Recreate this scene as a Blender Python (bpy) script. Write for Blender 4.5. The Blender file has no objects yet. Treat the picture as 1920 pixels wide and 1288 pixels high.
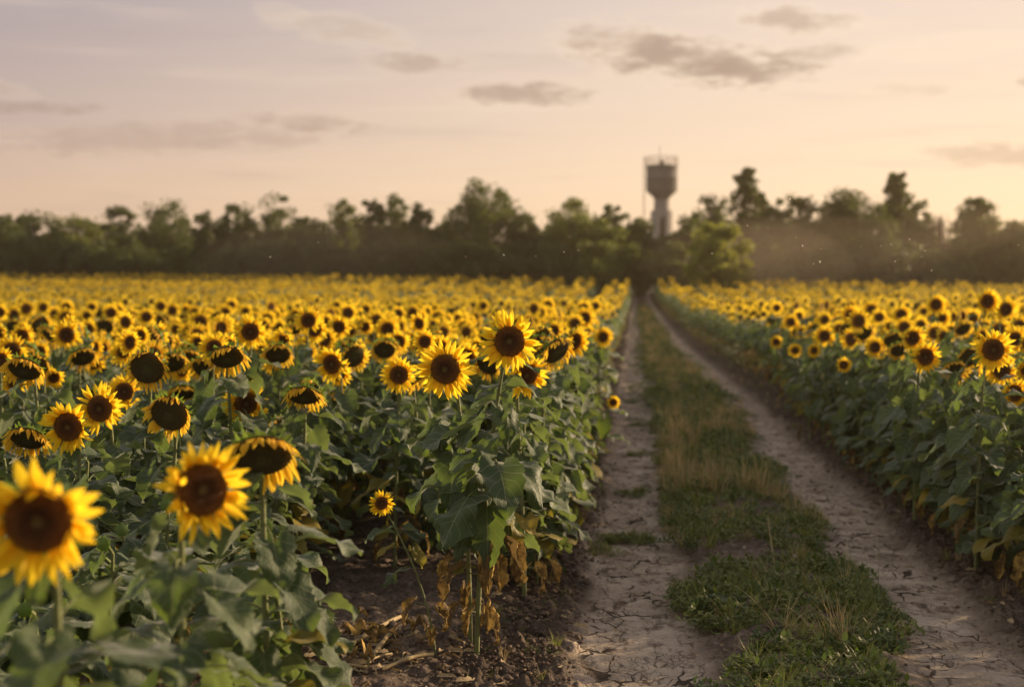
import bpy, math, random
import numpy as np
from mathutils import Vector, Matrix
R_ = math.radians
sc = bpy.context.scene
COL = sc.collection
# ------------------------------------------------------------------ camera
FPX, HZ, CAMH = 2667.0, 503.0, 1.8          # focal length and horizon row in pixels of the 1920 px photo, eye height
PITCH = math.atan((644 - HZ) / FPX)
cam = bpy.data.cameras.new('camera'); camo = bpy.data.objects.new('camera', cam); COL.objects.link(camo)
camo.location = (0, 0, CAMH); camo.rotation_euler = (math.pi / 2 - PITCH, 0, 0)
cam.sensor_width = 36; cam.lens = 50; cam.clip_start = .1; cam.clip_end = 3000
cam.dof.use_dof = True; cam.dof.focus_distance = 6.75; cam.dof.aperture_fstop = 1.8
sc.camera = camo
sc.view_settings.view_transform = 'Standard'; sc.view_settings.look = 'None'
sc.view_settings.exposure = 0.88; sc.view_settings.gamma = 1
sc.cycles.max_bounces = 6; sc.cycles.diffuse_bounces = 3; sc.cycles.transmission_bounces = 4
sc.cycles.volume_bounces = 0; sc.cycles.sample_clamp_indirect = 6
# ------------------------------------------------------------------ sun and sky
SUN_AZ, SUN_EL = R_(62), R_(14)
SUND = Vector((math.sin(SUN_AZ) * math.cos(SUN_EL), math.cos(SUN_AZ) * math.cos(SUN_EL), math.sin(SUN_EL)))
sl = bpy.data.lights.new('sun', 'SUN'); sl.energy = 5.0; sl.angle = R_(1.5); sl.color = (1.0, .74, .46)
so = bpy.data.objects.new('sun', sl); COL.objects.link(so); so.rotation_euler = SUND.to_track_quat('Z', 'Y').to_euler()


class NT:
    """small helper to write node trees"""
    def __init__(s, tree): s.t = tree; tree.nodes.clear()
    def n(s, typ, ins=None, **kw):
        nd = s.t.nodes.new(typ)
        for k, v in kw.items(): setattr(nd, k, v)
        for k, v in (ins or {}).items(): s.set(nd, k, v)
        return nd
    def set(s, nd, k, v):
        if isinstance(v, bpy.types.NodeSocket): s.t.links.new(v, nd.inputs[k])
        else: nd.inputs[k].default_value = v
    def math(s, op, a, b=0.0, c=0.0, clamp=False):
        return s.n('ShaderNodeMath', {0: a, 1: b, 2: c}, operation=op, use_clamp=clamp).outputs[0]
    def mix(s, f, a, b, blend='MIX'):
        nd = s.n('ShaderNodeMix', data_type='RGBA', blend_type=blend)
        s.set(nd, 0, f); s.set(nd, 6, a); s.set(nd, 7, b)
        return nd.outputs[2]
    def ramp(s, f, stops, interp='LINEAR'):
        nd = s.n('ShaderNodeValToRGB', {0: f}); cr = nd.color_ramp; cr.interpolation = interp
        while len(cr.elements) < len(stops): cr.elements.new(.5)
        for e, (p, c) in zip(cr.elements, stops): e.position = p; e.color = (*c, 1) if len(c) == 3 else c
        return nd.outputs[0]
    def smooth(s, v, a, b):
        nd = s.n('ShaderNodeMapRange', {0: v, 1: a, 2: b, 3: 0.0, 4: 1.0}, interpolation_type='SMOOTHSTEP')
        return nd.outputs[0]
    def noise(s, vec, scale, detail=3, rough=.5):
        return s.n('ShaderNodeTexNoise', {'Vector': vec, 'Scale': scale, 'Detail': detail, 'Roughness': rough}).outputs[0]


def build_world():
    w = bpy.data.worlds.new('World'); sc.world = w; w.use_nodes = True
    T = NT(w.node_tree)
    sky = T.n('ShaderNodeTexSky', sky_type='NISHITA', sun_disc=False, sun_elevation=SUN_EL, sun_rotation=SUN_AZ,
              air_density=1.4, dust_density=4.0)
    tc = T.n('ShaderNodeTexCoord').outputs['Generated']
    sp = T.n('ShaderNodeSeparateXYZ', {0: tc}); x, y, z = sp.outputs
    hor = T.math('SQRT', T.math('ADD', T.math('MULTIPLY', x, x), T.math('MULTIPLY', y, y)))
    # el = tangent of elevation, tow = how far the direction turns towards the sun (-1..1)
    el = T.math('DIVIDE', z, T.math('MAXIMUM', hor, .02))
    tow = T.math('DIVIDE', T.math('ADD', T.math('MULTIPLY', x, math.sin(SUN_AZ)), T.math('MULTIPLY', y, math.cos(SUN_AZ))), T.math('MAXIMUM', hor, .02))
    far_side = T.ramp(el, [(0, (.62, .435, .30)), (.05, (.53, .375, .285)), (.10, (.40, .305, .28)), (.19, (.265, .225, .255)), (.5, (.28, .26, .31)), (1, (.22, .23, .30))])
    sun_side = T.ramp(el, [(0, (.85, .615, .385)), (.05, (.80, .60, .415)), (.10, (.71, .55, .42)), (.19, (.60, .485, .42)), (.5, (.45, .39, .36)), (1, (.30, .29, .32))])
    veil = T.mix(T.smooth(tow, .0, .72), far_side, sun_side)
    back = T.smooth(tow, .1, -.6)                                   # unseen sky away from the sun, brightened as added fill light
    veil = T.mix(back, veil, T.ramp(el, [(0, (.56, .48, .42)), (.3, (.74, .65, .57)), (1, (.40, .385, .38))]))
    # long faint streaks
    st = T.n('ShaderNodeMapping', {'Vector': tc, 'Rotation': (0, R_(3), 0), 'Scale': (2.2, 2.2, 26)}).outputs[0]
    s1 = T.noise(st, 2.3, 5, .55)
    veil = T.mix(T.math('MULTIPLY', T.smooth(s1, .52, .75), .30), veil, T.mix(.55, veil, (.82, .64, .47, 1)))
    veil = T.mix(T.math('MULTIPLY', T.smooth(s1, .48, .28), .22), veil, (.33, .26, .25, 1))
    # single clouds: (px, py, half width, half height, tilt, darkness, bright rim)
    gx = T.math('DIVIDE', x, T.math('MAXIMUM', y, .05)); gz = T.math('DIVIDE', z, T.math('MAXIMUM', y, .05))
    cv = T.n('ShaderNodeCombineXYZ', {0: gx, 1: gz, 2: 0.0}).outputs[0]
    n1 = T.noise(T.n('ShaderNodeMapping', {'Vector': cv, 'Scale': (1, 2.8, 1)}).outputs[0], 34, 8, .62)
    n1 = T.math('SUBTRACT', n1, .5)
    n2 = T.math('SUBTRACT', T.noise(T.n('ShaderNodeMapping', {'Vector': cv, 'Scale': (1, 3, 1), 'Location': (5, 2, 0)}).outputs[0], 70, 4, .6), .5)
    wob = T.math('ADD', T.math('MULTIPLY', n1, 4.6), T.math('MULTIPLY', n2, 2.6))
    infront = T.math('GREATER_THAN', y, .06)
    clouds = [(1185, 92, 120, 34, .12, .60, 1), (1300, 118, 175, 40, .08, .74, 1), (1405, 138, 120, 28, .02, .70, .6), (1510, 110, 90, 18, -.14, .44, .3),
              (985, 180, 120, 20, .02, .66, .4), (785, 122, 95, 17, .02, .52, .6), (650, 62, 105, 22, .12, .30, .9), (530, 28, 40, 14, .1, .10, .6), (1492, 44, 88, 22, .04, .58, 1.2),
              (560, 232, 110, 16, .03, .36, .1), (60, 205, 130, 12, .02, .48, .2), (15, 170, 50, 14, .2, .25, .6), (1870, 292, 130, 22, .02, .42, .3),
              (1705, 172, 70, 12, 0, .22, .6), (1760, 92, 130, 20, -.1, .05, .9), (300, 262, 330, 26, -.03, .34, 0), (1925, 160, 22, 9, 0, .5, .4), (1830, 245, 90, 12, 0, .04, .5)]
    col = veil
    for (px, py, hw, hh, tilt, dark, rim) in clouds:
        cx, cz, a, b = (px - 960) / FPX, (HZ - py) / FPX, hw / FPX, hh / FPX
        dx = T.math('SUBTRACT', gx, cx); dz = T.math('MULTIPLY_ADD', dx, tilt, T.math('SUBTRACT', gz, cz))
        q = T.math('ADD', T.math('POWER', T.math('ABSOLUTE', T.math('DIVIDE', dx, a)), 2), T.math('POWER', T.math('ABSOLUTE', T.math('DIVIDE', dz, b)), 2))
        q = T.math('ADD', q, wob)
        if rim:
            m2 = T.math('MULTIPLY', T.smooth(q, 2.4, .5), .24 * rim)
            col = T.mix(T.math('MULTIPLY', m2, infront), col, (.84, .67, .49, 1))
        m = T.math('MULTIPLY', T.math('MULTIPLY', T.smooth(q, 1.7, -.2), dark), infront)
        col = T.mix(m, col, (.27, .185, .15, 1))
    nis = T.n('ShaderNodeVectorMath', {0: sky.outputs[0], 'Scale': .10}, operation='SCALE').outputs[0]
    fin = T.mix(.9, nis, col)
    # below the horizon: dim warm ground haze
    fin = T.mix(T.smooth(z, 0.0, -.05), fin, (.20, .15, .10, 1))
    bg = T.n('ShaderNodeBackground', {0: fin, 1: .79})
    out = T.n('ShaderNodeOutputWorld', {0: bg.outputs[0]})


build_world()
# ------------------------------------------------------------------ helpers
rng = np.random.default_rng(7)


def ray(px, py):
    cx, cy = (px - 960) / FPX, (644 - py) / FPX
    cp, sp = math.cos(PITCH), math.sin(PITCH)
    return Vector((cx, cp + cy * sp, -sp + cy * cp))


def at(px, py, Y):
    d = ray(px, py); return Vector((0, 0, CAMH)) + d * (Y / d.y)


def pix(p):
    cp, sp = math.cos(PITCH), math.sin(PITCH)
    dy, dz = p[1], p[2] - CAMH
    f = dy * cp - dz * sp; u = dy * sp + dz * cp
    return 960 + FPX * p[0] / f, 644 - FPX * u / f


def perlin(x, y, seed=0):
    x = np.asarray(x, float); y = np.asarray(y, float)
    xi = np.floor(x).astype(np.int64); yi = np.floor(y).astype(np.int64)
    xf, yf = x - xi, y - yi
    def g(ix, iy, fx, fy):
        h = (ix * 374761393 + iy * 668265263 + seed * 1442695041) & 0xffffffff
        h = ((h ^ (h >> 13)) * 1274126177) & 0xffffffff
        a = (h & 0xffff) / 65536.0 * 2 * np.pi
        return np.cos(a) * fx + np.sin(a) * fy
    u = xf * xf * xf * (xf * (xf * 6 - 15) + 10); v = yf * yf * yf * (yf * (yf * 6 - 15) + 10)
    a = g(xi, yi, xf, yf) * (1 - u) + g(xi + 1, yi, xf - 1, yf) * u
    b = g(xi, yi + 1, xf, yf - 1) * (1 - u) + g(xi + 1, yi + 1, xf - 1, yf - 1) * u
    return (a * (1 - v) + b * v) * 1.5


def fbm(x, y, o=4, seed=0):
    s = 0; a = 1
    for i in range(o):
        s = s + a * perlin(x * 2 ** i, y * 2 ** i, seed + i); a *= .5
    return s


S0 = -.0139


def macro(y):
    """gentle dip in the field: slopes down to 35 m, then rises again to the tree line"""
    y = np.asarray(y, float)
    t = np.clip((y - 35) / 80, 0, 1)
    h00 = 2 * t**3 - 3 * t**2 + 1; h10 = t**3 - 2 * t**2 + t; h01 = -2 * t**3 + 3 * t**2; h11 = t**3 - t**2
    m = h00 * (S0 * 35) + h10 * 80 * S0 + h01 * .12 + h11 * 80 * .008
    return np.where(y < 35, S0 * np.maximum(y, -40), m) + np.where(y > 115, np.minimum(y - 115, 60) * .004, 0)


def lane_x(y): return .025 + .086 * np.asarray(y, float)


def squeeze(y): return np.clip(1 - (np.asarray(y, float) - 24) / 130, .55, 1)     # the lane narrows with distance


class MB:
    def __init__(s): s.v = []; s.f = []; s.uv = []; s.n = 0
    def add(s, V, F, uv=None, mat=0):
        V = np.asarray(V, float).reshape(-1, 3); F = np.asarray(F, int)
        s.v.append(V); s.f.append((F + s.n, mat)); s.n += len(V)
        s.uv.append(np.zeros((len(V), 2)) if uv is None else np.asarray(uv, float)); return s
    def merge(s, o, M=None, remap=None):
        if not o.v: return s
        V = np.concatenate(o.v)
        if M is not None:
            A = np.array(M); V = V @ A[:3, :3].T + A[:3, 3]
        s.v.append(V); s.uv.append(np.concatenate(o.uv))
        for F, m in o.f: s.f.append((F + s.n, remap[m] if remap else m))
        s.n += len(V); return s
    def mesh(s, name, mats, smooth=True, attr=None):
        me = bpy.data.meshes.new(name)
        V = np.concatenate(s.v) if s.v else np.zeros((0, 3)); UV = np.concatenate(s.uv)
        fs = [(F, m) for F, m in s.f if len(F)]
        li = np.concatenate([F.ravel() for F, m in fs]); lt = np.concatenate([np.full(len(F), F.shape[1]) for F, m in fs])
        mi = np.concatenate([np.full(len(F), m) for F, m in fs])
        me.vertices.add(len(V)); me.vertices.foreach_set('co', V.astype(np.float32).ravel())
        me.loops.add(len(li)); me.loops.foreach_set('vertex_index', li.astype(np.int32))
        me.polygons.add(len(lt)); me.polygons.foreach_set('loop_start', np.concatenate([[0], np.cumsum(lt)[:-1]]).astype(np.int32))
        me.polygons.foreach_set('loop_total', lt.astype(np.int32))
        me.polygons.foreach_set('material_index', mi.astype(np.int32))
        me.polygons.foreach_set('use_smooth', np.full(len(lt), smooth))
        ul = me.uv_layers.new(name='UVMap'); ul.data.foreach_set('uv', UV[li].astype(np.float32).ravel())
        for m in mats: me.materials.append(m)
        for k, (ty, arr) in (attr or {}).items():
            a = me.attributes.new(k, ty, 'POINT'); a.data.foreach_set('value', np.asarray(arr).astype(np.int32 if ty == 'INT' else np.float32))
        me.update(calc_edges=True); me.validate()
        return me


def grid_faces(nu, nv, off=0):
    i = np.arange(nu - 1)[:, None] * nv + np.arange(nv - 1)[None, :]
    i = i.ravel() + off
    return np.stack([i, i + nv, i + nv + 1, i + 1], 1)


def tube(P, rad, k=8, cap=True):
    P = np.asarray(P, float); n = len(P); rad = np.broadcast_to(rad, n)
    T = np.gradient(P, axis=0); T /= np.linalg.norm(T, axis=1)[:, None] + 1e-9
    ref = np.array([1., 0, 0]) if abs(T[0][0]) < .8 else np.array([0, 1., 0])
    A = []
    a = ref
    for t in T:
        a = a - t * (a @ t); a = a / (np.linalg.norm(a) + 1e-9); A.append(a)
    A = np.array(A); B = np.cross(T, A)
    th = np.arange(k) / k * 2 * np.pi
    V = P[:, None] + rad[:, None, None] * (np.cos(th)[None, :, None] * A[:, None] + np.sin(th)[None, :, None] * B[:, None])
    i = np.arange(n - 1)[:, None] * k; j = np.arange(k)[None, :]
    F = np.stack([i + j, i + (j + 1) % k, i + k + (j + 1) % k, i + k + j], -1).reshape(-1, 4)
    uv = np.stack(np.broadcast_arrays(th[None, :] / 6.283, np.linspace(0, 1, n)[:, None]), -1).reshape(-1, 2)
    return V.reshape(-1, 3), F, uv


def lathe(prof, k=24):
    prof = np.asarray(prof, float); th = np.arange(k) / k * 2 * np.pi
    V = np.stack(np.broadcast_arrays(prof[:, None, 0] * np.cos(th), prof[:, None, 0] * np.sin(th), prof[:, None, 1] + 0 * th), -1)
    n = len(prof); i = np.arange(n - 1)[:, None] * k; j = np.arange(k)[None, :]
    F = np.stack([i + j, i + (j + 1) % k, i + k + (j + 1) % k, i + k + j], -1).reshape(-1, 4)
    uv = np.stack(np.broadcast_arrays(prof[:, None, 0] / max(prof[:, 0].max(), 1e-6), th[None, :] / 6.283), -1).reshape(-1, 2)
    return V.reshape(-1, 3), F, uv


def box(x0, x1, y0, y1, z0, z1):
    V = [(x, y, z) for x in (x0, x1) for y in (y0, y1) for z in (z0, z1)]
    F = [(0, 1, 3, 2), (4, 6, 7, 5), (0, 4, 5, 1), (2, 3, 7, 6), (0, 2, 6, 4), (1, 5, 7, 3)]
    return np.array(V, float), np.array(F)


def bez(P0, P1, P2, P3, n):
    t = np.linspace(0, 1, n)[:, None]
    P0, P1, P2, P3 = [np.asarray(p, float) for p in (P0, P1, P2, P3)]
    return (1 - t)**3 * P0 + 3 * (1 - t)**2 * t * P1 + 3 * (1 - t) * t**2 * P2 + t**3 * P3


def link(name, me, parent=None, M=None):
    o = bpy.data.objects.new(name, me); COL.objects.link(o)
    if parent is not None: o.parent = parent
    if M is not None: o.matrix_local = M if parent is not None else M
    return o


def tag(o, label=None, cat=None, group=None, kind=None):
    if label: o['label'] = label
    if cat: o['category'] = cat
    if group: o['group'] = group
    if kind: o['kind'] = kind
    return o


def empty(name, loc, label, cat, group=None):
    o = bpy.data.objects.new(name, None); COL.objects.link(o); o.location = loc; o.empty_display_size = .1
    return tag(o, label, cat, group)


# ------------------------------------------------------------------ materials
def mat(name):
    m = bpy.data.materials.new(name); m.use_nodes = True
    return m, NT(m.node_tree)


def finish(T, m, surf):
    T.n('ShaderNodeOutputMaterial', {0: surf}); return m


def leafy(T, col, trans_col, tfac, rough=.5, spec=.4, normal=None, sheen=0.0):
    ins = {'Base Color': col, 'Roughness': rough, 'Specular IOR Level': spec}
    if sheen: ins['Sheen Weight'] = sheen; ins['Sheen Roughness'] = .4
    if normal is not None: ins['Normal'] = normal
    p = T.n('ShaderNodeBsdfPrincipled', ins)
    t = T.n('ShaderNodeBsdfTranslucent', {0: trans_col})
    return T.n('ShaderNodeMixShader', {0: tfac, 1: p.outputs[0], 2: t.outputs[0]}).outputs[0]


def petal_material(name, base, tip, tfac):
    m, T = mat(name)
    uv = T.n('ShaderNodeSeparateXYZ', {0: T.n('ShaderNodeTexCoord').outputs['UV']})
    isl = T.n('ShaderNodeNewGeometry').outputs['Random Per Island']
    v = uv.outputs[1]
    c = T.ramp(v, [(0, base), (.45, tip), (1, tip)])
    u = T.math('MULTIPLY', uv.outputs[0], 60.0)
    vein = T.math('MULTIPLY', T.math('ADD', T.math('SINE', u), 1), .5)
    c = T.mix(T.math('MULTIPLY', vein, .22), c, (.55, .27, .006, 1))
    c = T.mix(T.math('MULTIPLY', isl, .28), c, (base[0] * .8, base[1] * .75, base[2], 1))
    bump = T.n('ShaderNodeBump', {'Height': vein, 'Strength': .35, 'Distance': .002}).outputs[0]
    tc = T.mix(.0, c, c)
    return finish(T, m, leafy(T, c, T.mix(.5, c, (1.0, .72, .05, 1)), tfac, .55, .25, bump))


def leaf_material(name, c1, c2, vein_c, under, tfac, trans, rough=.42, spec=.5, sheen=.25, spots=True):
    m, T = mat(name)
    tcn = T.n('ShaderNodeTexCoord'); uv = T.n('ShaderNodeSeparateXYZ', {0: tcn.outputs['UV']})
    geo = T.n('ShaderNodeNewGeometry'); oi = T.n('ShaderNodeObjectInfo').outputs['Random']
    u = T.math('ABSOLUTE', T.math('SUBTRACT', uv.outputs[0], .5)); v = uv.outputs[1]
    mid = T.smooth(u, .022, .006)
    s = T.math('FRACT', T.math('MULTIPLY', T.math('SUBTRACT', v, T.math('MULTIPLY', u, .75)), 5.5))
    side = T.smooth(T.math('ABSOLUTE', T.math('SUBTRACT', s, .5)), .06, .015)
    vv = T.math('MAXIMUM', mid, T.math('MULTIPLY', side, .7))
    nz = T.noise(tcn.outputs['Object'], 9, 3)
    rnd = T.math('FRACT', T.math('ADD', geo.outputs['Random Per Island'], oi))
    c = T.mix(T.math('MULTIPLY', rnd, T.math('ADD', nz, .3)), (*c1, 1), (*c2, 1))
    if not spots and rough > .6:
        pt = T.noise(tcn.outputs['Object'], 17, 4, .6)
        c = T.mix(T.math('MULTIPLY', T.smooth(pt, .50, .62), .9), T.mix(T.smooth(pt, .47, .36), c, (.050, .026, .012, 1)), (.46, .30, .07, 1))
    if spots:
        sp = T.smooth(T.noise(tcn.outputs['UV'], 3.2, 1), .70, .78)
        c = T.mix(T.math('MULTIPLY', T.math('MULTIPLY', sp, .7), T.math('GREATER_THAN', rnd, .6)), c, (.28, .17, .025, 1))
    c = T.mix(T.math('MULTIPLY', vv, .75), c, (*vein_c, 1))
    c = T.mix(T.math('MULTIPLY', geo.outputs['Backfacing'], .75), c, (*under, 1))
    h = T.math('ADD', T.math('MULTIPLY', vv, -1.0), T.math('ADD', T.math('MULTIPLY', nz, .6), T.math('MULTIPLY', T.noise(tcn.outputs['Object'], 110, 3), .9)))
    bump = T.n('ShaderNodeBump', {'Height': h, 'Strength': .8, 'Distance': .005}).outputs[0]
    return finish(T, m, leafy(T, c, T.mix(.4, c, (*trans, 1)), tfac, rough, spec, bump, sheen))


M_PETAL = petal_material('petal yellow', (.84, .40, .006), (.95, .69, .016), .58)
M_PETAL_OLD = petal_material('petal old gold', (.66, .31, .02), (.88, .54, .03), .5)
M_LEAF = leaf_material('sunflower leaf', (.028, .055, .017), (.066, .102, .030), (.22, .24, .11), (.13, .155, .085), .34, (.28, .40, .03), .55, .38, .45)
M_DRY = leaf_material('withered leaf', (.26, .165, .045), (.11, .062, .026), (.34, .24, .10), (.18, .13, .07), .20, (.30, .20, .07), .7, .2, 0, False)
M_YELLOW = leaf_material('yellowing leaf', (.13, .13, .02), (.30, .21, .02), (.34, .28, .07), (.22, .20, .06), .32, (.5, .42, .03), .5, .3, .1, False)


def simple(name, c1, c2, scale=20, rough=.7, tf=0.0, trans=None, bump=.3, spec=.3, obj=False):
    m, T = mat(name)
    nz = T.noise(T.n('ShaderNodeTexCoord').outputs['Object'], scale, 4)
    isl = T.n('ShaderNodeNewGeometry').outputs['Random Per Island']
    f = T.math('ADD', T.math('MULTIPLY', nz, .7), T.math('MULTIPLY', isl, .45))
    if obj: f = T.math('ADD', T.math('MULTIPLY', f, .7), T.math('MULTIPLY', T.n('ShaderNodeObjectInfo').outputs['Random'], .4))
    c = T.mix(T.smooth(f, .2, .9), (*c1, 1), (*c2, 1))
    b = T.n('ShaderNodeBump', {'Height': nz, 'Strength': bump, 'Distance': .02}).outputs[0]
    if tf: return finish(T, m, leafy(T, c, (*trans, 1), tf, rough, spec, b))
    return finish(T, m, T.n('ShaderNodeBsdfPrincipled', {'Base Color': c, 'Roughness': rough, 'Specular IOR Level': spec, 'Normal': b}).outputs[0])


M_STEM = simple('green hairy stem', (.11, .14, .05), (.19, .20, .085), 40, .55, .12, (.3, .35, .08))
M_GREEN = simple('green bract', (.07, .12, .025), (.14, .19, .04), 30, .5, .3, (.3, .42, .05))


def disc_material(name, stops):
    m, T = mat(name)
    uv = T.n('ShaderNodeSeparateXYZ', {0: T.n('ShaderNodeTexCoord').outputs['UV']})
    c = T.ramp(uv.outputs[0], stops)
    c = T.mix(T.math('MULTIPLY', T.n('ShaderNodeNewGeometry').outputs['Random Per Island'], .45), c, (.015, .007, .004, 1))
    return finish(T, m, T.n('ShaderNodeBsdfPrincipled', {'Base Color': c, 'Roughness': .8, 'Specular IOR Level': .15}).outputs[0])


M_DISC = disc_material('flower disc', [(0, (.17, .15, .04)), (.14, (.15, .095, .03)), (.25, (.06, .025, .010)), (.52, (.12, .052, .018)), (.80, (.25, .11, .028)), (1, (.42, .23, .03))])
M_SEED = disc_material('ripening seed disc', [(0, (.095, .09, .03)), (.35, (.060, .055, .020)), (.7, (.075, .062, .022)), (.9, (.10, .07, .022)), (1, (.17, .11, .03))])
PLANT_MATS = [M_STEM, M_LEAF, M_DRY, M_PETAL, M_DISC, M_GREEN, M_PETAL_OLD, M_SEED, M_YELLOW]
# ------------------------------------------------------------------ ground
def build_ground():
    fine = np.arange(-1.7, 3.3, .018)
    step = .026; left = []; x = -1.7
    while x > -330: step *= 1.18; x -= step; left.append(x)
    right = []; x = 3.28; step = .03
    while x < 330: step *= 1.18; x += step; right.append(x)
    us = np.array(left[::-1] + list(fine) + right)
    ys = [-30, -20, -12, -6, -2, 0, 1, 2, 3, 3.6, 4.2]; y = 4.6
    while y < 140: ys.append(y); y += max(.016, .0030 * y)
    ys += list(np.arange(142, 420, 12)); ys = np.array(ys)
    U, Y = np.meshgrid(us, ys, indexing='ij')
    X = U * np.where((U > -1.7) & (U < 3.3), squeeze(Y), 1) + lane_x(Y)
    X = np.where(U <= -1.7, U + 1.7 - 1.7 * squeeze(Y) + lane_x(Y), X); X = np.where(U >= 3.3, U - 3.3 + 3.3 * squeeze(Y) + lane_x(Y), X)
    wob = .10 * perlin(Y * .45, Y * 0 + 3, 5) + .05 * perlin(Y * 1.7, Y * 0, 9)
    def band(u0, u1, s): return 1 / (1 + np.exp(-(U + wob - u0) / s)) * (1 / (1 + np.exp((U + wob * .7 - u1) / s)))
    edge = .05 * perlin(X * 6, Y * 3, 21)
    t1 = band(-.30, .34, .035 + 0 * edge); t2 = band(1.28, 1.92, .05)
    track = np.clip(t1 + t2, 0, 1)
    fade = np.clip(1 - (Y - 12) / 60, .15, 1)
    Z = macro(Y) - .05 * track
    inl = band(-1.1, 2.6, .1)
    # broken clods along the verges
    verge = band(-.95, -.28, .06) + band(1.95, 2.5, .06)
    cl = np.abs(fbm(X * 7, Y * 6, 4, 3)); cl2 = np.maximum(fbm(X * 3.2, Y * 2.6, 3, 31), 0)
    cl3 = np.maximum(fbm(X * 11, Y * 9, 3, 41), 0); cl4 = np.maximum(perlin(X * 19, Y * 15, 44), 0)
    Z += verge * fade * (.05 * cl2 + .05 * cl + .060 * cl3 + .030 * cl4 - .045)
    Z += fade * (1 - track) * (1 - verge.clip(0, 1)) * (.03 * np.abs(fbm(X * 5, Y * 4.5, 4, 8)) + .035 * np.maximum(fbm(X * 9, Y * 7, 3, 48), 0))
    # packed mud: shallow tread steps and slabs
    Z += fade * track * (.012 * fbm(X * 3, Y * 5, 4, 12) + .006 * np.abs(perlin(X * 9, Y * 14, 4)))
    for uc in (.12, 1.52):                                       # worn tyre tread prints
        Z += fade * track * .009 * np.sin(2 * np.pi * (Y + .5 * np.abs(U - uc)) / .15) * np.exp(-((U - uc) / .13) ** 2) * np.clip(perlin(X * 1.3, Y * .7, 55) + .55, 0, 1)
    Z -= fade * .03 * band(.34, .47, .02) + fade * .03 * band(1.86, 1.98, .02)
    Z += .03 * band(.5, 1.25, .12)
    V = np.stack([X, Y, Z], -1).reshape(-1, 3)
    F = grid_faces(len(us), len(ys))
    mb = MB(); mb.add(V, F)
    m, T = mat('dry field earth')
    tc = T.n('ShaderNodeTexCoord').outputs['Object']
    tr = T.n('ShaderNodeAttribute', attribute_name='track').outputs['Fac']
    vg = T.n('ShaderNodeAttribute', attribute_name='verge').outputs['Fac']
    nz = T.noise(tc, 3.0, 6, .6); nf = T.noise(tc, 38, 5, .65)
    warp = T.n('ShaderNodeVectorMath', {0: tc, 1: T.n('ShaderNodeVectorMath', {0: T.n('ShaderNodeTexNoise', {'Vector': tc, 'Scale': 5.0, 'Detail': 3.0}).outputs[1], 'Scale': .24}, operation='SCALE').outputs[0]}, operation='ADD').outputs[0]
    wm = T.n('ShaderNodeMapping', {'Vector': warp, 'Scale': (1.0, .62, 0)}).outputs[0]
    vo = T.n('ShaderNodeTexVoronoi', {'Vector': wm, 'Scale': 7.0, 'Randomness': 1.0}, feature='DISTANCE_TO_EDGE').outputs[0]
    vs = T.n('ShaderNodeTexVoronoi', {'Vector': wm, 'Scale': 23.0, 'Randomness': 1.0}, feature='DISTANCE_TO_EDGE').outputs[0]
    gate = T.smooth(T.noise(tc, 2.0, 4), .33, .50)
    wid = T.math('MULTIPLY', T.smooth(T.noise(tc, 4, 2), .35, .75), .055)
    ck = T.math('MULTIPLY', T.smooth(T.math('SUBTRACT', vo, wid), .012, -.014), gate)
    ck2 = T.math('MULTIPLY', T.math('MULTIPLY', T.smooth(vs, .05, .008), T.smooth(T.noise(tc, 3.3, 2), .50, .62)), .55)
    ck = T.math('MULTIPLY', T.math('MAXIMUM', ck, ck2), T.smooth(tr, .55, .9))
    soil = T.mix(T.smooth(nz, .3, .7), (.085, .062, .046, 1), (.19, .142, .108, 1)); soil = T.mix(T.smooth(nf, .42, .7), soil, (.045, .032, .024, 1)); soil = T.mix(T.smooth(T.noise(tc, 16, 4), .55, .75), soil, (.24, .185, .145, 1))
    mud = T.mix(T.smooth(nz, .3, .7), (.30, .235, .175, 1), (.50, .41, .32, 1)); mud = T.mix(T.smooth(nf, .5, .8), mud, (.21, .155, .12, 1)); mud = T.mix(T.smooth(T.noise(T.n('ShaderNodeMapping', {'Vector': tc, 'Scale': (1.3, .7, 1)}).outputs[0], 7, 7, .68), .50, .66), mud, (.13, .095, .070, 1))
    soil = T.mix(T.math('MULTIPLY', vg, .45), soil, (.045, .032, .024, 1))
    c = T.mix(tr, soil, mud)
    c = T.mix(T.math('MULTIPLY', ck, .95), c, (.035, .024, .017, 1))
    h = T.math('ADD', T.math('MULTIPLY', nf, .026), T.math('MULTIPLY', ck, -.03))
    h = T.math('ADD', h, T.math('MULTIPLY', T.noise(tc, 14, 5, .6), T.math('MULTIPLY', T.math('SUBTRACT', 1.15, tr), .060)))
    b = T.n('ShaderNodeBump', {'Height': h, 'Strength': .9, 'Distance': 1.0}).outputs[0]
    finish(T, m, T.n('ShaderNodeBsdfPrincipled', {'Base Color': c, 'Roughness': .92, 'Specular IOR Level': .15, 'Normal': b}).outputs[0])
    me = mb.mesh('ground', [m], True, {'track': ('FLOAT', track.ravel()), 'verge': ('FLOAT', verge.ravel())})
    return tag(link('ground', me), 'dry brown field earth with two cracked mud wheel tracks', None, None, 'structure')


build_ground()


def gz(x, y): return float(macro(y))


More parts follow.
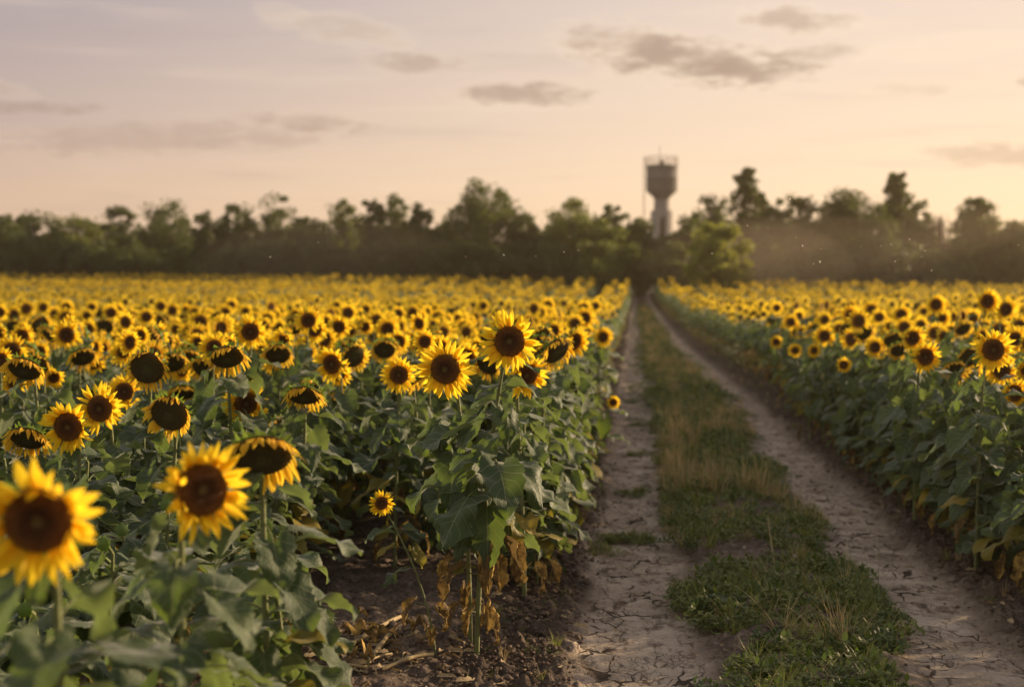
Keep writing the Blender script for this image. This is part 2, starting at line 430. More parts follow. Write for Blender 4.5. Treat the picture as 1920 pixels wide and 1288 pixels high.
# ------------------------------------------------------------------ sunflower parts (unit head radius = 1)
def leaf_mb(seed, L=.24, W=.20, pl=.12, elev=38, start=-8, bend=55, fold=.18, wave=.022, nu=10, nv=9, dry=0.0, pk=6):
    r = np.random.default_rng(seed); mb = MB()
    e = R_(elev); n = 6
    p3 = np.array([pl * math.cos(e * .6), 0, pl * math.sin(e * .6)])
    P = bez((0, 0, 0), (pl * .35 * math.cos(e), 0, pl * .45 * math.sin(e)), p3 - np.array([.3 * pl, 0, -.04 * pl]), p3, n)
    if pk: mb.add(*tube(P, np.linspace(.0042, .0028, n), pk), mat=0)
    v = np.linspace(0, 1, nu); s = np.linspace(-1, 1, nv)
    th = R_(start) - R_(bend) * (v ** .8); 
    if dry: th = R_(-55) - R_(35) * v
    dv = L / (nu - 1)
    mx = np.concatenate([[0], np.cumsum(np.cos(th[:-1]) * dv)]) ; mz = np.concatenate([[0], np.cumsum(np.sin(th[:-1]) * dv)])
    w = 1.55 * (v + .03) ** .42 * np.clip(1 - v, 0, 1) ** .78 * W / 2 * 1.05
    w[0] = W * .20; w[-1] = .002
    Vv, Ss = np.meshgrid(v, s, indexing='ij')
    jag = 1 + (.075 * (((np.arange(nu) % 2) * 2 - 1)[:, None]) * (nu > 12) + .05 * np.sin(Vv * 23 + seed)) * (np.abs(Ss) > .95)
    yy = Ss * w[:, None] * jag * (1 - .35 * dry)
    back = .34 * L * Ss**2 * np.clip(1 - Vv, 0, 1) ** 2.2
    ph = r.uniform(0, 6.28, 4)
    nn = fold * np.abs(yy) * (1 - .5 * Vv) + wave * np.abs(Ss) * (np.sin(Vv * 9 + ph[0] + 1.2 * np.sign(Ss)) + .5 * np.sin(Vv * 17 + ph[1] * np.sign(Ss)))
    nn = nn - .035 * Ss**2 * (np.abs(Ss) > .5) * r.uniform(-.3, .8)
    if dry:
        nn = nn + dry * .030 * fbm(Vv * 3.2 + seed, Ss * 1.7 + 3, 3, seed) * (.35 + np.abs(Ss)) + .008 * np.abs(np.sin(Ss * 7 + Vv * 5)) 
        nn = nn + .5 * np.abs(yy)
        yy = yy * (.74 + .25 * fbm(Vv * 4, Ss * 2, 2, seed + 4))
    cx, sz = np.cos(th)[:, None], np.sin(th)[:, None]
    x = mx[:, None] - back * cx - nn * sz; z = mz[:, None] - back * sz + nn * cx
    twist = r.normal(0, .18) * Vv
    z = z + twist * yy
    V = np.stack([x, yy, z], -1).reshape(-1, 3) + p3
    uv = np.stack([(Ss + 1) / 2, Vv], -1).reshape(-1, 2)
    # grid order gives an upward front face
    F = grid_faces(nu, nv)
    mb.add(V, F, uv, mat=1)
    return mb


def blade_strip(base, dirs, L, W, side, n, m, prof, seg_bend=None, cup=.15):
    """ribbon along a bent path; dirs (n,3) unit directions, side (3,) width direction"""
    step = L / (n - 1)
    P = base + np.concatenate([np.zeros((1, 3)), np.cumsum(dirs[:-1] * step, 0)])
    s = np.linspace(-1, 1, m)
    side = side - dirs * (dirs @ side)[:, None]; side /= np.linalg.norm(side, axis=1)[:, None] + 1e-9
    nor = np.cross(dirs, side)
    w = prof * W
    V = P[:, None] + side[:, None] * (w[:, None] * s)[..., None] + nor[:, None] * (cup * w[:, None] * (s**2)[None] )[..., None]
    uv = np.stack(np.broadcast_arrays((s[None] + 1) / 2, np.linspace(0, 1, n)[:, None]), -1).reshape(-1, 2)
    return V.reshape(-1, 3), grid_faces(n, m), uv


def petals_mb(kind, seed, lod=0):
    r = np.random.default_rng(seed); mb = MB()
    n, m = [(7, 4), (4, 3), (3, 2)][lod]
    t = np.linspace(0, 1, n)
    prof = np.clip(np.sin(np.pi * np.clip(t, .03, .995) ** .72), 0, 1) ** .75 * np.where(t > .8, 1 - (t - .8) * 1.5, 1); prof[0] = .45; prof[-1] = .03
    if kind == 'fresh':
        r0 = .5; lean = (r.normal(0, 9) + (28 if seed % 4 == 3 else 0)) if lod < 2 else 0; gap = r.choice([.02, .06, .14]); sag = r.uniform(.02, .28)
        layers = [(21, 22, .02), (22, 6, -.03), (10, 38, .04)] if lod == 0 else ([(17, 15, 0), (14, 5, -.03)] if lod == 1 else [(13, 12, 0)])
        for cnt, tilt, zz in layers:
            off = r.uniform(0, 6.28)
            for k in range(cnt):
                if r.random() < gap: continue
                a = off + (k + r.normal(0, .22)) / cnt * 2 * np.pi
                rad = np.array([math.cos(a), math.sin(a), 0]); tan = np.array([-math.sin(a), math.cos(a), 0])
                L = (1 - r0) * r.uniform(.88, 1.22) * (1.0 if cnt > 10 else .8)
                an = R_(tilt + lean + r.normal(0, 13)) + R_(r.normal(-14, 22)) * t
                an = an + R_(r.normal(0, 5))
                d = np.cos(an)[:, None] * rad + np.sin(an)[:, None] * np.array([0, 0, 1.]) + np.outer(t, tan) * r.normal(0, .16)
                d[:, 1] -= sag * t
                d /= np.linalg.norm(d, axis=1)[:, None]
                side = tan + np.array([0, 0, 1.]) * r.normal(0, .25)
                W = r.uniform(.070, .100) * [1, 1.15, 1.6][lod]
                V, F, uv = blade_strip(rad * r0 * .96 + np.array([0, 0, zz]), d, L, W, side, n, m, prof, cup=r.uniform(.1, .6) if lod == 0 else .2)
                mb.add(V, F, uv)
    else:
        r0 = .66
        cnt = [42, 24, 12][lod]; g = np.array([0, -.86, .5])
        for k in range(cnt):
            if r.random() < .10: continue
            a = (k + r.normal(0, .3)) / cnt * 2 * np.pi
            rad = np.array([math.cos(a), math.sin(a), 0]); tan = np.array([-math.sin(a), math.cos(a), 0])
            L = r.uniform(.28, .56); gl = r.uniform(.7, 2.2) * (t ** .9)
            d0 = rad * .7 + np.array([0, 0, r.uniform(.25, 1.1)]); d0 /= np.linalg.norm(d0)
            d = d0[None] + gl[:, None] * g[None] + np.outer(t, tan) * r.normal(0, .5)
            d /= np.linalg.norm(d, axis=1)[:, None]
            side = tan + np.array([0, 0, 1.]) * r.normal(0, .6)
            V, F, uv = blade_strip(rad * r0 * .98, d, L, r.uniform(.055, .095) * [1, 1.2, 1.7][lod], side, n, m, prof, cup=r.uniform(-.8, .9))
            mb.add(V, F, uv)
    return mb


def sepals_mb(kind, seed, lod=0):
    r = np.random.default_rng(seed + 50); mb = MB(); n, m = [(5, 3), (3, 2), (3, 2)][lod]; t = np.linspace(0, 1, n)
    prof = np.clip(1 - t, .03, 1) ** .8
    r0 = .5 if kind == 'fresh' else .66
    for cnt, tilt in ([(17, -15), (15, -50)] if lod == 0 else [(12, -25)]):
        for k in range(cnt):
            a = (k + r.normal(0, .25)) / cnt * 2 * np.pi
            rad = np.array([math.cos(a), math.sin(a), 0]); tan = np.array([-math.sin(a), math.cos(a), 0])
            b = tilt + r.normal(0, 15) + (18 if kind != 'fresh' else 0)
            an = R_(b) + R_(r.normal(-10, 25)) * t
            d = np.cos(an)[:, None] * rad + np.sin(an)[:, None] * np.array([0, 0, 1.]) + np.outer(t, tan) * r.normal(0, .3)
            d /= np.linalg.norm(d, axis=1)[:, None]
            L = r.uniform(.20, .32)
            V, F, uv = blade_strip(rad * r0 * .93 + np.array([0, 0, -.09]), d, L, .085, tan, n, m, prof)
            mb.add(V, F, uv)
    return mb


def disc_mb(kind, seed, lod=0):
    r = np.random.default_rng(seed + 99); mb = MB()
    r0 = (.52 if lod < 2 else .44) if kind == 'fresh' else .70
    k = [28, 14, 8][lod]; q = np.array([0, .12, .3, .55, .8, .95, 1.0]) if lod < 2 else np.array([0, .6, 1.0])
    hz = .15 if kind == 'fresh' else .20
    def zz(q): return hz * (1 - q**4) - .06 * np.exp(-(q / .25) ** 2) * (kind == 'fresh') - .03
    V, F, uv = lathe(np.stack([np.maximum(q, .001) * r0, zz(q)], 1), k)
    mb.add(V, F, np.stack([np.repeat(q, k), uv[:, 1]], 1))
    N = [520, 90, 0][lod]
    if N:
        i = np.arange(N); qq = np.sqrt((i + .5) / N); a = i * 2.399963; rad = qq * r0 * .985
        c = np.stack([rad * np.cos(a), rad * np.sin(a), zz(qq)], 1)
        br = r0 * 1.25 / math.sqrt(N); hh = (br * (1.1 if kind == 'fresh' else .55)) * (1 + .9 * (qq > .78) * (kind == 'fresh')) * r.uniform(.7, 1.2, N)
        th = np.arange(4) / 4 * 6.283
        ring = c[:, None] + br * np.stack([np.cos(th), np.sin(th), 0 * th], 1)[None]
        tip = c + np.stack([.3 * br * np.cos(a), .3 * br * np.sin(a), hh], 1)
        Vv = np.concatenate([ring, tip[:, None]], 1).reshape(-1, 3)
        b = (i * 5)[:, None]
        Fs = np.concatenate([b + np.array([[j, (j + 1) % 4, 4]]) for j in range(4)])
        mb.add(Vv, Fs, np.stack([np.repeat(qq, 5), np.repeat(r.random(N), 5)], 1))
    return mb


def recept_mb(kind, lod=0):
    r0 = .5 if kind == 'fresh' else .66
    mb = MB()
    V, F, uv = lathe([(r0, -.02), (r0 * .97, -.12), (r0 * .75, -.24), (r0 * .4, -.33), (.14, -.42), (.085, -.52)], [18, 10, 6][lod])
    return mb.add(V, F, uv)


HB = .50                    # the stem joins this far behind the disc (unit radius)
# shared part meshes
NF, NM = 9, 8
HEADS = {}
for kind, cnt in (('fresh', NF), ('old', NM)):
    pm, dm = (M_PETAL, M_DISC) if kind == 'fresh' else (M_PETAL_OLD, M_SEED)
    rec = recept_mb(kind).mesh(kind + '_receptacle', [M_GREEN])
    for i in range(cnt):
        HEADS[kind, i] = dict(rec=rec, petals=petals_mb(kind, 100 + i).mesh('petals', [pm]), disc=disc_mb(kind, i).mesh('disc', [dm], False),
                              sepals=sepals_mb(kind, i).mesh('sepals', [M_GREEN]))
lr = random.Random(3)
LEAF_ARGS = []
for i in range(14):
    LEAF_ARGS.append(dict(seed=i, L=lr.uniform(.19, .25), W=lr.uniform(.16, .22), pl=lr.uniform(.09, .15), elev=lr.uniform(25, 60), start=lr.uniform(-42, 12),
                          bend=lr.uniform(18, 66), fold=lr.uniform(.10, .55), wave=lr.uniform(.012, .030)))
DRY_ARGS = [dict(seed=40 + i, L=lr.uniform(.17, .22), W=lr.uniform(.17, .23), pl=.12, elev=lr.uniform(10, 40), dry=lr.uniform(.7, 1.1), wave=.012, nu=22, nv=17) for i in range(5)]
LEAF_ME = [leaf_mb(**{**a, 'nu': 18, 'nv': 11}).mesh('leaf', [M_STEM, M_LEAF]) for a in LEAF_ARGS]
DRY_ME = [leaf_mb(**a).mesh('withered_leaf', [M_STEM, M_DRY]) for a in DRY_ARGS]
YEL_ME = [leaf_mb(**a).mesh('yellow_leaf', [M_STEM, M_YELLOW]) for a in LEAF_ARGS[:5]]
LEAF_MB = [leaf_mb(**{**a, 'nu': 7, 'nv': 5, 'pk': 4}) for a in LEAF_ARGS]
DRY_MB = [leaf_mb(**{**a, 'nu': 7, 'nv': 5, 'pk': 3}) for a in DRY_ARGS]
LOW_MB = [leaf_mb(**{**a, 'nu': 4, 'nv': 3, 'pk': 0}) for a in LEAF_ARGS[:8]]


def head_matrix(pos, yaw, pitch, scale, roll=0):
    cp = math.cos(pitch)
    n = Vector((math.sin(yaw) * cp, -math.cos(yaw) * cp, math.sin(pitch)))
    up = Vector((0, 0, 1)); up = (up - n * up.dot(n)).normalized(); xx = up.cross(n)
    M = Matrix((xx, up, n)).transposed().to_4x4()
    M = Matrix.Translation(pos) @ M @ Matrix.Rotation(roll, 4, 'Z') @ Matrix.Scale(scale, 4)
    return M, n


def layout(seed, h, nl, young=False, dryfrac=.4, hmin=.12):
    r = random.Random(seed); out = []; a = r.uniform(0, 6.28)
    for k in range(nl):
        t = hmin + (.91 - hmin) * (k + r.uniform(-.25, .25)) / (nl - 1); t = min(max(t, .08), .89)
        if math.cos(a + math.pi / 2) > -.2 and t > .80: t = r.uniform(.45, .80)
        a += 2.4 + r.uniform(-.4, .4)
        s = .80 * (.72 + .5 * math.sin(math.pi * min(1, (t - .05) * 1.05)) ** .8) * r.uniform(.85, 1.15)
        if t > .84: s *= .66
        facing = math.cos(a + math.pi / 2)
        ty = 'leaf'
        if t < .40 and r.random() < dryfrac: ty = 'dry' if (t < .20 or r.random() < .2) else 'yellow'
        out.append((t, a, s, ty, r.randrange(14), r.uniform(-16, 8) - (26 if t > .66 and facing > .3 else 0)))
    return out


def stem_path(base, top, n, h, npts=9):
    b = np.array(base); p3 = np.array(top); n = np.array(n)
    p2 = p3 - n * (.16 if n[2] > -.2 else .13) + np.array([0, 0, .02 if n[2] > -.2 else .06]); p1 = b + np.array([0, 0, .55 * h]) + (p3 - b) * np.array([.1, .1, 0])
    P = bez(b, p1, p2, p3, 40); d = np.concatenate([[0], np.cumsum(np.linalg.norm(np.diff(P, axis=0), axis=1))])
    q = np.linspace(0, d[-1], npts)                                   # even steps, so a fraction along the stem is a height
    return np.stack([np.interp(q, d, P[:, j]) for j in range(3)], 1)


def interp(P, t):
    f = t * (len(P) - 1); i = min(int(f), len(P) - 2); return P[i] * (1 - (f - i)) + P[i + 1] * (f - i)


def mat_leaf(p, a, s, tilt):
    return Matrix.Translation(Vector(p)) @ Matrix.Rotation(a, 4, 'Z') @ Matrix.Rotation(R_(-tilt), 4, 'Y') @ Matrix.Scale(s, 4)


REMAP = {'leaf': {0: 0, 1: 1}, 'dry': {0: 0, 1: 2}, 'yellow': {0: 0, 1: 8}}


def sunflower(base, head, kind, R, yaw, pitch, label, group, seed, leaves=None, parts='leaves', stem_r=.013, roll=0, nl=23, dryfrac=.4):
    """one plant: base (world), head centre (world, None for a plant without a flower)"""
    base = Vector(base); r = random.Random(seed)
    root = empty('sunflower', base, label, 'sunflower', group)
    hp = Vector(head) - base
    M, n = head_matrix(hp, yaw, pitch, R, roll)
    top = hp - n * (HB * R)
    P = stem_path((0, 0, 0), top, n, hp.z)
    mb = MB(); k = 10 if parts == 'leaves' else 6
    mb.add(*tube(P, np.linspace(stem_r, stem_r * .62, len(P)), k)); link('stem', mb.mesh('stem', [M_STEM]), root)
    if kind == 'bud':
        b = MB(); b.merge(sepals_mb('fresh', seed % 5, 1)); b.merge(recept_mb('fresh', 1)); V, F, uv = lathe([(.001, .12), (.3, .09), (.5, -.02)], 10); b.add(V, F, uv)
        link('flower_bud', b.mesh('flower_bud', [M_GREEN]), root, M)
    else:
        H = HEADS[kind, r.randrange(NF if kind == 'fresh' else NM)]
        ho = link('flower_head', H['rec'], root, M)
        for nm in ('disc', 'petals', 'sepals'): link(nm, H[nm], ho)
    lay = leaves if leaves is not None else layout(seed, hp.z, nl, dryfrac=dryfrac)
    if parts == 'leaves':
        for (t, a, s, ty, idx, tilt) in lay:
            me = LEAF_ME[idx % 14] if ty == 'leaf' else (DRY_ME[idx % 5] if ty == 'dry' else YEL_ME[idx % 5])
            o = link('leaf', me, root, mat_leaf(interp(P, t), a, s, tilt))
            if ty == 'dry': o['label'] = 'withered brown leaf hanging down'
            elif ty == 'yellow': o['label'] = 'yellowing lower leaf'
    else:
        fm = MB()
        for (t, a, s, ty, idx, tilt) in lay:
            src = LEAF_MB[idx % 14] if ty != 'dry' else DRY_MB[idx % 5]
            fm.merge(src, mat_leaf(interp(P, t), a, s, tilt), REMAP[ty])
        link('foliage', fm.mesh('foliage', PLANT_MATS), root)
    return root


def plant_mb(kind, h, seed, lod, yaw=0, pitch=-.1, R=.14, nl=22):
    """whole plant in one mesh, for the uncountable far field"""
    mb = MB(); r = random.Random(seed)
    hp = Vector((r.uniform(-.05, .05), -.10, h)); M, n = head_matrix(hp, yaw, pitch, R if kind != 'bud' else .05)
    P = stem_path((0, 0, 0), hp - n * (HB * R), n, h, 7 if lod < 2 else 4)
    mb.add(*tube(P, np.linspace(.013, .008, len(P)), 5 if lod < 2 else 3), mat=0)
    if kind != 'bud':
        mb.merge(petals_mb(kind, seed, lod), M, {0: 3 if kind == 'fresh' else 6}); mb.merge(disc_mb(kind, seed, lod), M, {0: 4 if kind == 'fresh' else 7})
        mb.merge(recept_mb(kind, lod), M, {0: 5}); mb.merge(sepals_mb(kind, seed, lod), M, {0: 5})
    for (t, a, s, ty, idx, tilt) in layout(seed + 5, h, nl if lod < 2 else 11):
        src = (LEAF_MB[idx] if ty != 'dry' else DRY_MB[idx % 5]) if lod < 2 else LOW_MB[idx % 8]
        mb.merge(src, mat_leaf(interp(P, t), a, s * (1.1 if lod == 2 else 1), tilt), REMAP[ty])
    return mb


def scatter_object(name, variants, mats, pts, vid, rz, scl, label):
    """ONE object: its mesh holds the variants and the points, a geometry-nodes modifier puts the variants on the points"""
    mb = MB(); ids = []
    for k, v in enumerate(variants):
        mb.merge(v); ids += [100 + k] * (mb.n - len(ids))
    mb.v.append(np.asarray(pts, float)); mb.uv.append(np.zeros((len(pts), 2))); mb.n += len(pts)
    ids = np.concatenate([ids, vid])
    pad = len(ids) - len(pts)
    me = mb.mesh(name, mats, True, {'vid': ('INT', ids), 'turn': ('FLOAT', np.concatenate([np.zeros(pad), rz])), 'size': ('FLOAT', np.concatenate([np.ones(pad), scl]))})
    o = link(name, me); tag(o, label, None, None, 'stuff')
    ng = bpy.data.node_groups.new(name, 'GeometryNodeTree')
    ng.interface.new_socket('Geometry', in_out='INPUT', socket_type='NodeSocketGeometry'); ng.interface.new_socket('Geometry', in_out='OUTPUT', socket_type='NodeSocketGeometry')
    N, L = ng.nodes, ng.links
    gi, go = N.new('NodeGroupInput'), N.new('NodeGroupOutput')
    def attr(nm, ty):
        a = N.new('GeometryNodeInputNamedAttribute'); a.data_type = ty; a.inputs[0].default_value = nm; return a.outputs[0]
    av, ar, az = attr('vid', 'INT'), attr('turn', 'FLOAT'), attr('size', 'FLOAT')
    cx = N.new('ShaderNodeCombineXYZ'); L.new(ar, cx.inputs[2]); er = N.new('FunctionNodeEulerToRotation'); L.new(cx.outputs[0], er.inputs[0])
    jn = N.new('GeometryNodeJoinGeometry')
    def pick(k):
        c = N.new('FunctionNodeCompare'); c.data_type = 'INT'; c.operation = 'EQUAL'
        ia = [s for s in c.inputs if s.identifier == 'A_INT'][0]; ib = [s for s in c.inputs if s.identifier == 'B_INT'][0]
        L.new(av, ia); ib.default_value = k
        sg = N.new('GeometryNodeSeparateGeometry'); L.new(gi.outputs[0], sg.inputs[0]); L.new(c.outputs[0], sg.inputs[1]); return sg.outputs[0]
    for k in range(len(variants)):
        ip = N.new('GeometryNodeInstanceOnPoints')
        L.new(pick(k), ip.inputs['Points']); L.new(pick(100 + k), ip.inputs['Instance']); L.new(er.outputs[0], ip.inputs['Rotation']); L.new(az, ip.inputs['Scale'])
        L.new(ip.outputs[0], jn.inputs[0])
    L.new(jn.outputs[0], go.inputs[0])
    md = o.modifiers.new('scatter', 'NODES'); md.node_group = ng
    return o


# ------------------------------------------------------------------ the sunflowers one can point at
LG, RG = 'sunflowers of the left field', 'sunflowers of the right field'
F_, O_ = 'fresh', 'old'
# px, py, diameter px, kind, yaw deg (+ faces right), pitch deg (+ faces up), size factor, label
HEROES = [
 (955, 640, 118, F_, 3, 2, 1.06, 'tallest upright sunflower in sharp focus on the corner plant beside the wheel track'),
 (835, 692, 116, F_, -14, -4, 1.06, 'wide open sunflower just left of and slightly lower than the sharp tallest one'),
 (72, 975, 262, F_, 6, -8, 1.04, 'biggest blurred sunflower close up, cut by the left picture edge'),
 (378, 918, 205, F_, 34, 6, 1.02, 'blurred close-up sunflower turned right with an oval brown disc'),
 (492, 855, 165, O_, 22, -32, 1.0, 'drooping sunflower with green bracts close behind the oval close-up flower'),
 (128, 800, 112, F_, -4, -4, 1.0, 'sunflower with brown disc leaning over the drooping dark head near left edge'),
 (187, 766, 100, F_, -4, 0, 1.0, 'bright sunflower with a ring-marked disc overlapping the one behind its right'),
 (233, 734, 70, F_, 10, -2, .86, 'sunflower half hidden behind the ring-marked bright one'),
 (46, 692, 92, O_, -8, -34, 1.0, 'old nodding sunflower with dark seed disc and petal fringe at left edge'),
 (52, 822, 100, O_, -4, -38, 1.0, 'black hanging seed head low behind the leaning brown-disc flower'),
 (318, 776, 106, O_, 0, -12, .98, 'large bare green-black seed head with short shrivelled petals'),
 (276, 690, 94, O_, 4, -8, 1.0, 'ruffled seed head with a full wreath of short petals'),
 (426, 670, 92, O_, 14, -36, 1.0, 'highest nodding sunflower with petals folded over its dark disc'),
 (384, 690, 72, O_, -10, -28, 1.0, 'nodding seed head tucked behind left of the highest nodding one'),
 (521, 664, 70, O_, -4, -26, 1.0, 'round dark seed head with petals only along the bottom'),
 (461, 756, 90, F_, 20, -14, 1.0, 'bright sunflower with red-brown disc tilted down right'),
 (570, 742, 92, O_, 6, -44, 1.0, 'flattened drooping sunflower hanging like a bell with orange fringe'),
 (634, 748, 64, O_, 10, -36, .95, 'drooping dark head right beside the flattened bell-like one'),
 (518, 802, 68, O_, 38, -12, .8, 'olive seed head turned right above the leafy middle'),
 (342, 736, 66, O_, 18, -40, .9, 'nodding head peeping over the large bare seed head'),
 (125, 628, 60, F_, -2, 2, .95, 'upright bright sunflower standing above the left middle ranks'),
 (668, 671, 62, F_, -4, 6, .92, 'sunflower with olive centre on a bare pale stem'),
 (748, 703, 72, F_, 0, 0, .84, 'neat round sunflower low at the left of the wide open one'),
 (986, 703, 98, F_, 26, -18, 1.05, 'sunflower half hidden under the right side of the tallest one'),
 (1043, 658, 84, O_, 30, -22, 1.05, 'dark-disced sunflower turned right of the tallest one'),
 (1076, 640, 70, F_, 36, -14, 1.0, 'bright sunflower hanging behind the dark-disced one by the track'),
 (914, 684, 66, O_, -18, -20, 1.0, 'dark disc hidden between the two sharp sunflowers'),
 (727, 617, 52, F_, 0, 0, 1.0, 'round sunflower in the middle ranks above the neat low one'),
 (787, 595, 40, F_, 0, 0, 1.0, 'upright small sunflower on the field skyline left of the tallest one'),
 (642, 612, 42, F_, 4, 0, 1.0, 'bright blurred sunflower in the middle ranks above the bare pale stem'),
 (1097, 596, 44, F_, 2, 4, 1.0, 'sunflower standing above its row close to the left track'),
 (790, 645, 56, O_, -8, -24, 1.0, 'shaded head just above the wide open sunflower'),
 (715, 943, 52, F_, 18, -4, .47, 'small sunflower on a thin bent stalk low over the bare soil'),
 (1150, 754, 30, F_, 0, 0, .50, 'single small sunflower leaning out over the left wheel track'),
 (580, 646, 56, F_, 34, -14, 1.0, 'bright sunflower turned right in the middle ranks'),
 (555, 590, 32, F_, 0, 0, 1.0, 'small dark-eyed sunflower rising over the far middle ranks'),
 (350, 582, 30, F_, 0, 0, 1.0, 'left of the two small sunflowers rising above the middle ranks'),
 (415, 583, 28, F_, 0, 0, 1.0, 'right of the two small sunflowers rising above the middle ranks'),
 (305, 640, 54, O_, 14, -18, 1.0, 'dark seed head in the middle ranks above the ruffled one'),
 (1131, 632, 42, F_, 14, -4, .95, 'sunflower lowest in the row end beside the left track'),
 (1862, 656, 86, F_, -2, 2, 1.0, 'largest open sunflower at the right field edge'),
 (1735, 669, 68, F_, 0, -2, .95, 'round dark-eyed sunflower low left of the largest right-hand one'),
 (1851, 565, 56, F_, 4, 2, 1.02, 'highest sunflower in the right field'),
 (1886, 580, 52, F_, 8, -4, 1.0, 'sunflower overlapped by the highest right-hand one'),
 (1755, 571, 46, F_, 0, 0, 1.0, 'sunflower standing alone above the right-hand ranks'),
 (1903, 636, 56, F_, 6, -4, .95, 'sunflower behind the largest right-hand one at the picture edge'),
 (1902, 737, 66, F_, 8, 0, .82, 'lowest sunflower at the right picture edge'),
 (1815, 671, 62, O_, 8, -14, 1.0, 'dark seed head tucked behind left of the largest right-hand flower'),
 (1788, 690, 56, O_, -4, -34, .9, 'drooping dark head below the largest right-hand flowers'),
 (1711, 634, 58, F_, 6, -8, 1.0, 'broad sunflower above the round dark-eyed right-hand one'),
 (1675, 638, 52, O_, -4, -22, 1.0, 'dark nodding head among bright right-hand flowers'),
 (1641, 651, 44, F_, 4, 0, .85, 'sunflower at the front lower edge of the right-hand ranks'),
 (1595, 591, 42, F_, -2, 0, 1.0, 'round sunflower in the upper row of the right field'),
 (1690, 590, 42, F_, 0, 0, 1.0, 'sunflower in the upper right-hand row below the standing-alone one'),
 (1634, 580, 36, F_, 0, 2, 1.0, 'small raised sunflower right of the round upper-row one'),
 (1546, 630, 44, F_, 2, -2, .95, 'big-faced sunflower at the front of the right-hand ranks'),
 (1621, 624, 46, O_, 4, -16, 1.0, 'black seed head in the middle of the right-hand ranks'),
 (1582, 684, 34, F_, 0, 0, .60, 'lowest small sunflower on the leafy right field edge'),
 (1526, 657, 30, F_, 10, -6, .62, 'right one of two small sunflowers low on the right field edge'),
 (1491, 657, 29, F_, 0, 0, .62, 'left one of two small sunflowers low on the right field edge'),
 (1455, 641, 30, F_, 0, -2, .8, 'small sunflower starting the low fringe of the right ranks'),
 (1518, 604, 34, F_, 4, -2, 1.0, 'sunflower in the thinning upper row of the right field'),
 (1483, 604, 34, F_, 0, 0, 1.0, 'leftmost clear sunflower of the upper right-hand row'),
 (1766, 596, 40, F_, 12, -6, 1.0, 'sunflower right under the standing-alone right-hand one'),
 (1806, 616, 44, O_, 4, -18, 1.0, 'dark head between the highest and largest right-hand flowers'),
]
plants = []              # every plant that becomes an object of its own
rnd = random.Random(11)
for i, (px, py, d, kind, yaw, pitch, sf, label) in enumerate(HEROES):
    Y = sf * 2 * .142 * FPX / d
    hp = at(px, py, Y); R = .142 * sf
    bx, by = hp.x + rnd.uniform(-.05, .05) - math.sin(R_(yaw)) * .08, hp.y + .10 + rnd.uniform(0, .06)
    sr = .0135
    if i == 0: bx, by = at(893, 1240, Y).x, hp.y + .08
    if i == 1: bx = at(880, 1200, Y).x; by = hp.y + .18
    if i == 32: bx, by = at(815, 1235, Y).x, hp.y + .06; sr = .0065
    if i == 33: bx -= .22; by += .1; sr = .007
    if 57 <= i <= 60: bx += .28; by += .12; sr = .009
    if kind == O_: pitch -= 12; yaw += rnd.uniform(-12, 12)
    plants.append(dict(i=i, head=hp, base=(bx, by, gz(bx, by)), kind=kind, R=R, yaw=R_(yaw), pitch=R_(pitch), label=label, group=LG if px < 1200 else RG, hero=True, sr=sr, d=Y))
# ------------------------------------------------------------------ the rest of the two fields, in rows along the lane
hb = np.array([p['base'][:2] for p in plants])
def treeline_y(px): return 112 - 26 * px / 1920


gen = []
for side in (-1, 1):
    for row in range(-1, 95):
        y = 3.0 if row >= 0 else (8.0 if side < 0 else 7.7)
        while y < 118:
            step = .30 if y < 21 else .25
            y += step * rnd.uniform(.75, 1.3)
            sq = float(squeeze(y))
            rs = row if row >= 0 else -.42
            u = (-.80 * sq - .70 * (rs if row >= 0 else -.26)) if side < 0 else (2.62 * sq + .70 * rs)
            if row < 0 and y > 60: break
            if y > 21 and row % 3 == 2: continue                              # wider rows read in the distance
            x = float(lane_x(y)) + u + rnd.gauss(0, .05 if y < 20 else .035)
            if y < 2.6 or abs(x) > .36 * y * 1.12 + 2.5: continue
            px, _ = pix((x, y, 1.3))
            if y > treeline_y(px) - 5: continue
            if np.min((hb[:, 0] - x) ** 2 + (hb[:, 1] - y) ** 2) < .24 ** 2: continue
            if side < 0 and u > -1.1 and y < 7.9: continue
            if side < 0 and u > -1.8 and 6.2 < y < 8.8 and u < -1.1: continue                  # bare soil around the corner plant
            if side < 0 and u > -1.75 and y < 6.3: continue
            if y < 4.4 and abs(x) < .42 * y and rnd.random() < .35: continue
            gen.append((x, y, side, row))
near = []; far = []
for (x, y, side, row) in gen:
    px, py = pix((x, y, gz(x, y) + 1.25))
    inside = -60 < px < 1980
    (near if inside and y < 24 else far).append((x, y, side, row, inside))
for (px, Y) in ((540, 5.2), (470, 4.7), (500, 5.9), (410, 4.3)):   # stalks at the front corner of the left field
    near.append((at(px, 900, Y).x, Y, -1, 2, True))
near.sort(key=lambda g: g[1])
N_IND = 300 - len(plants)
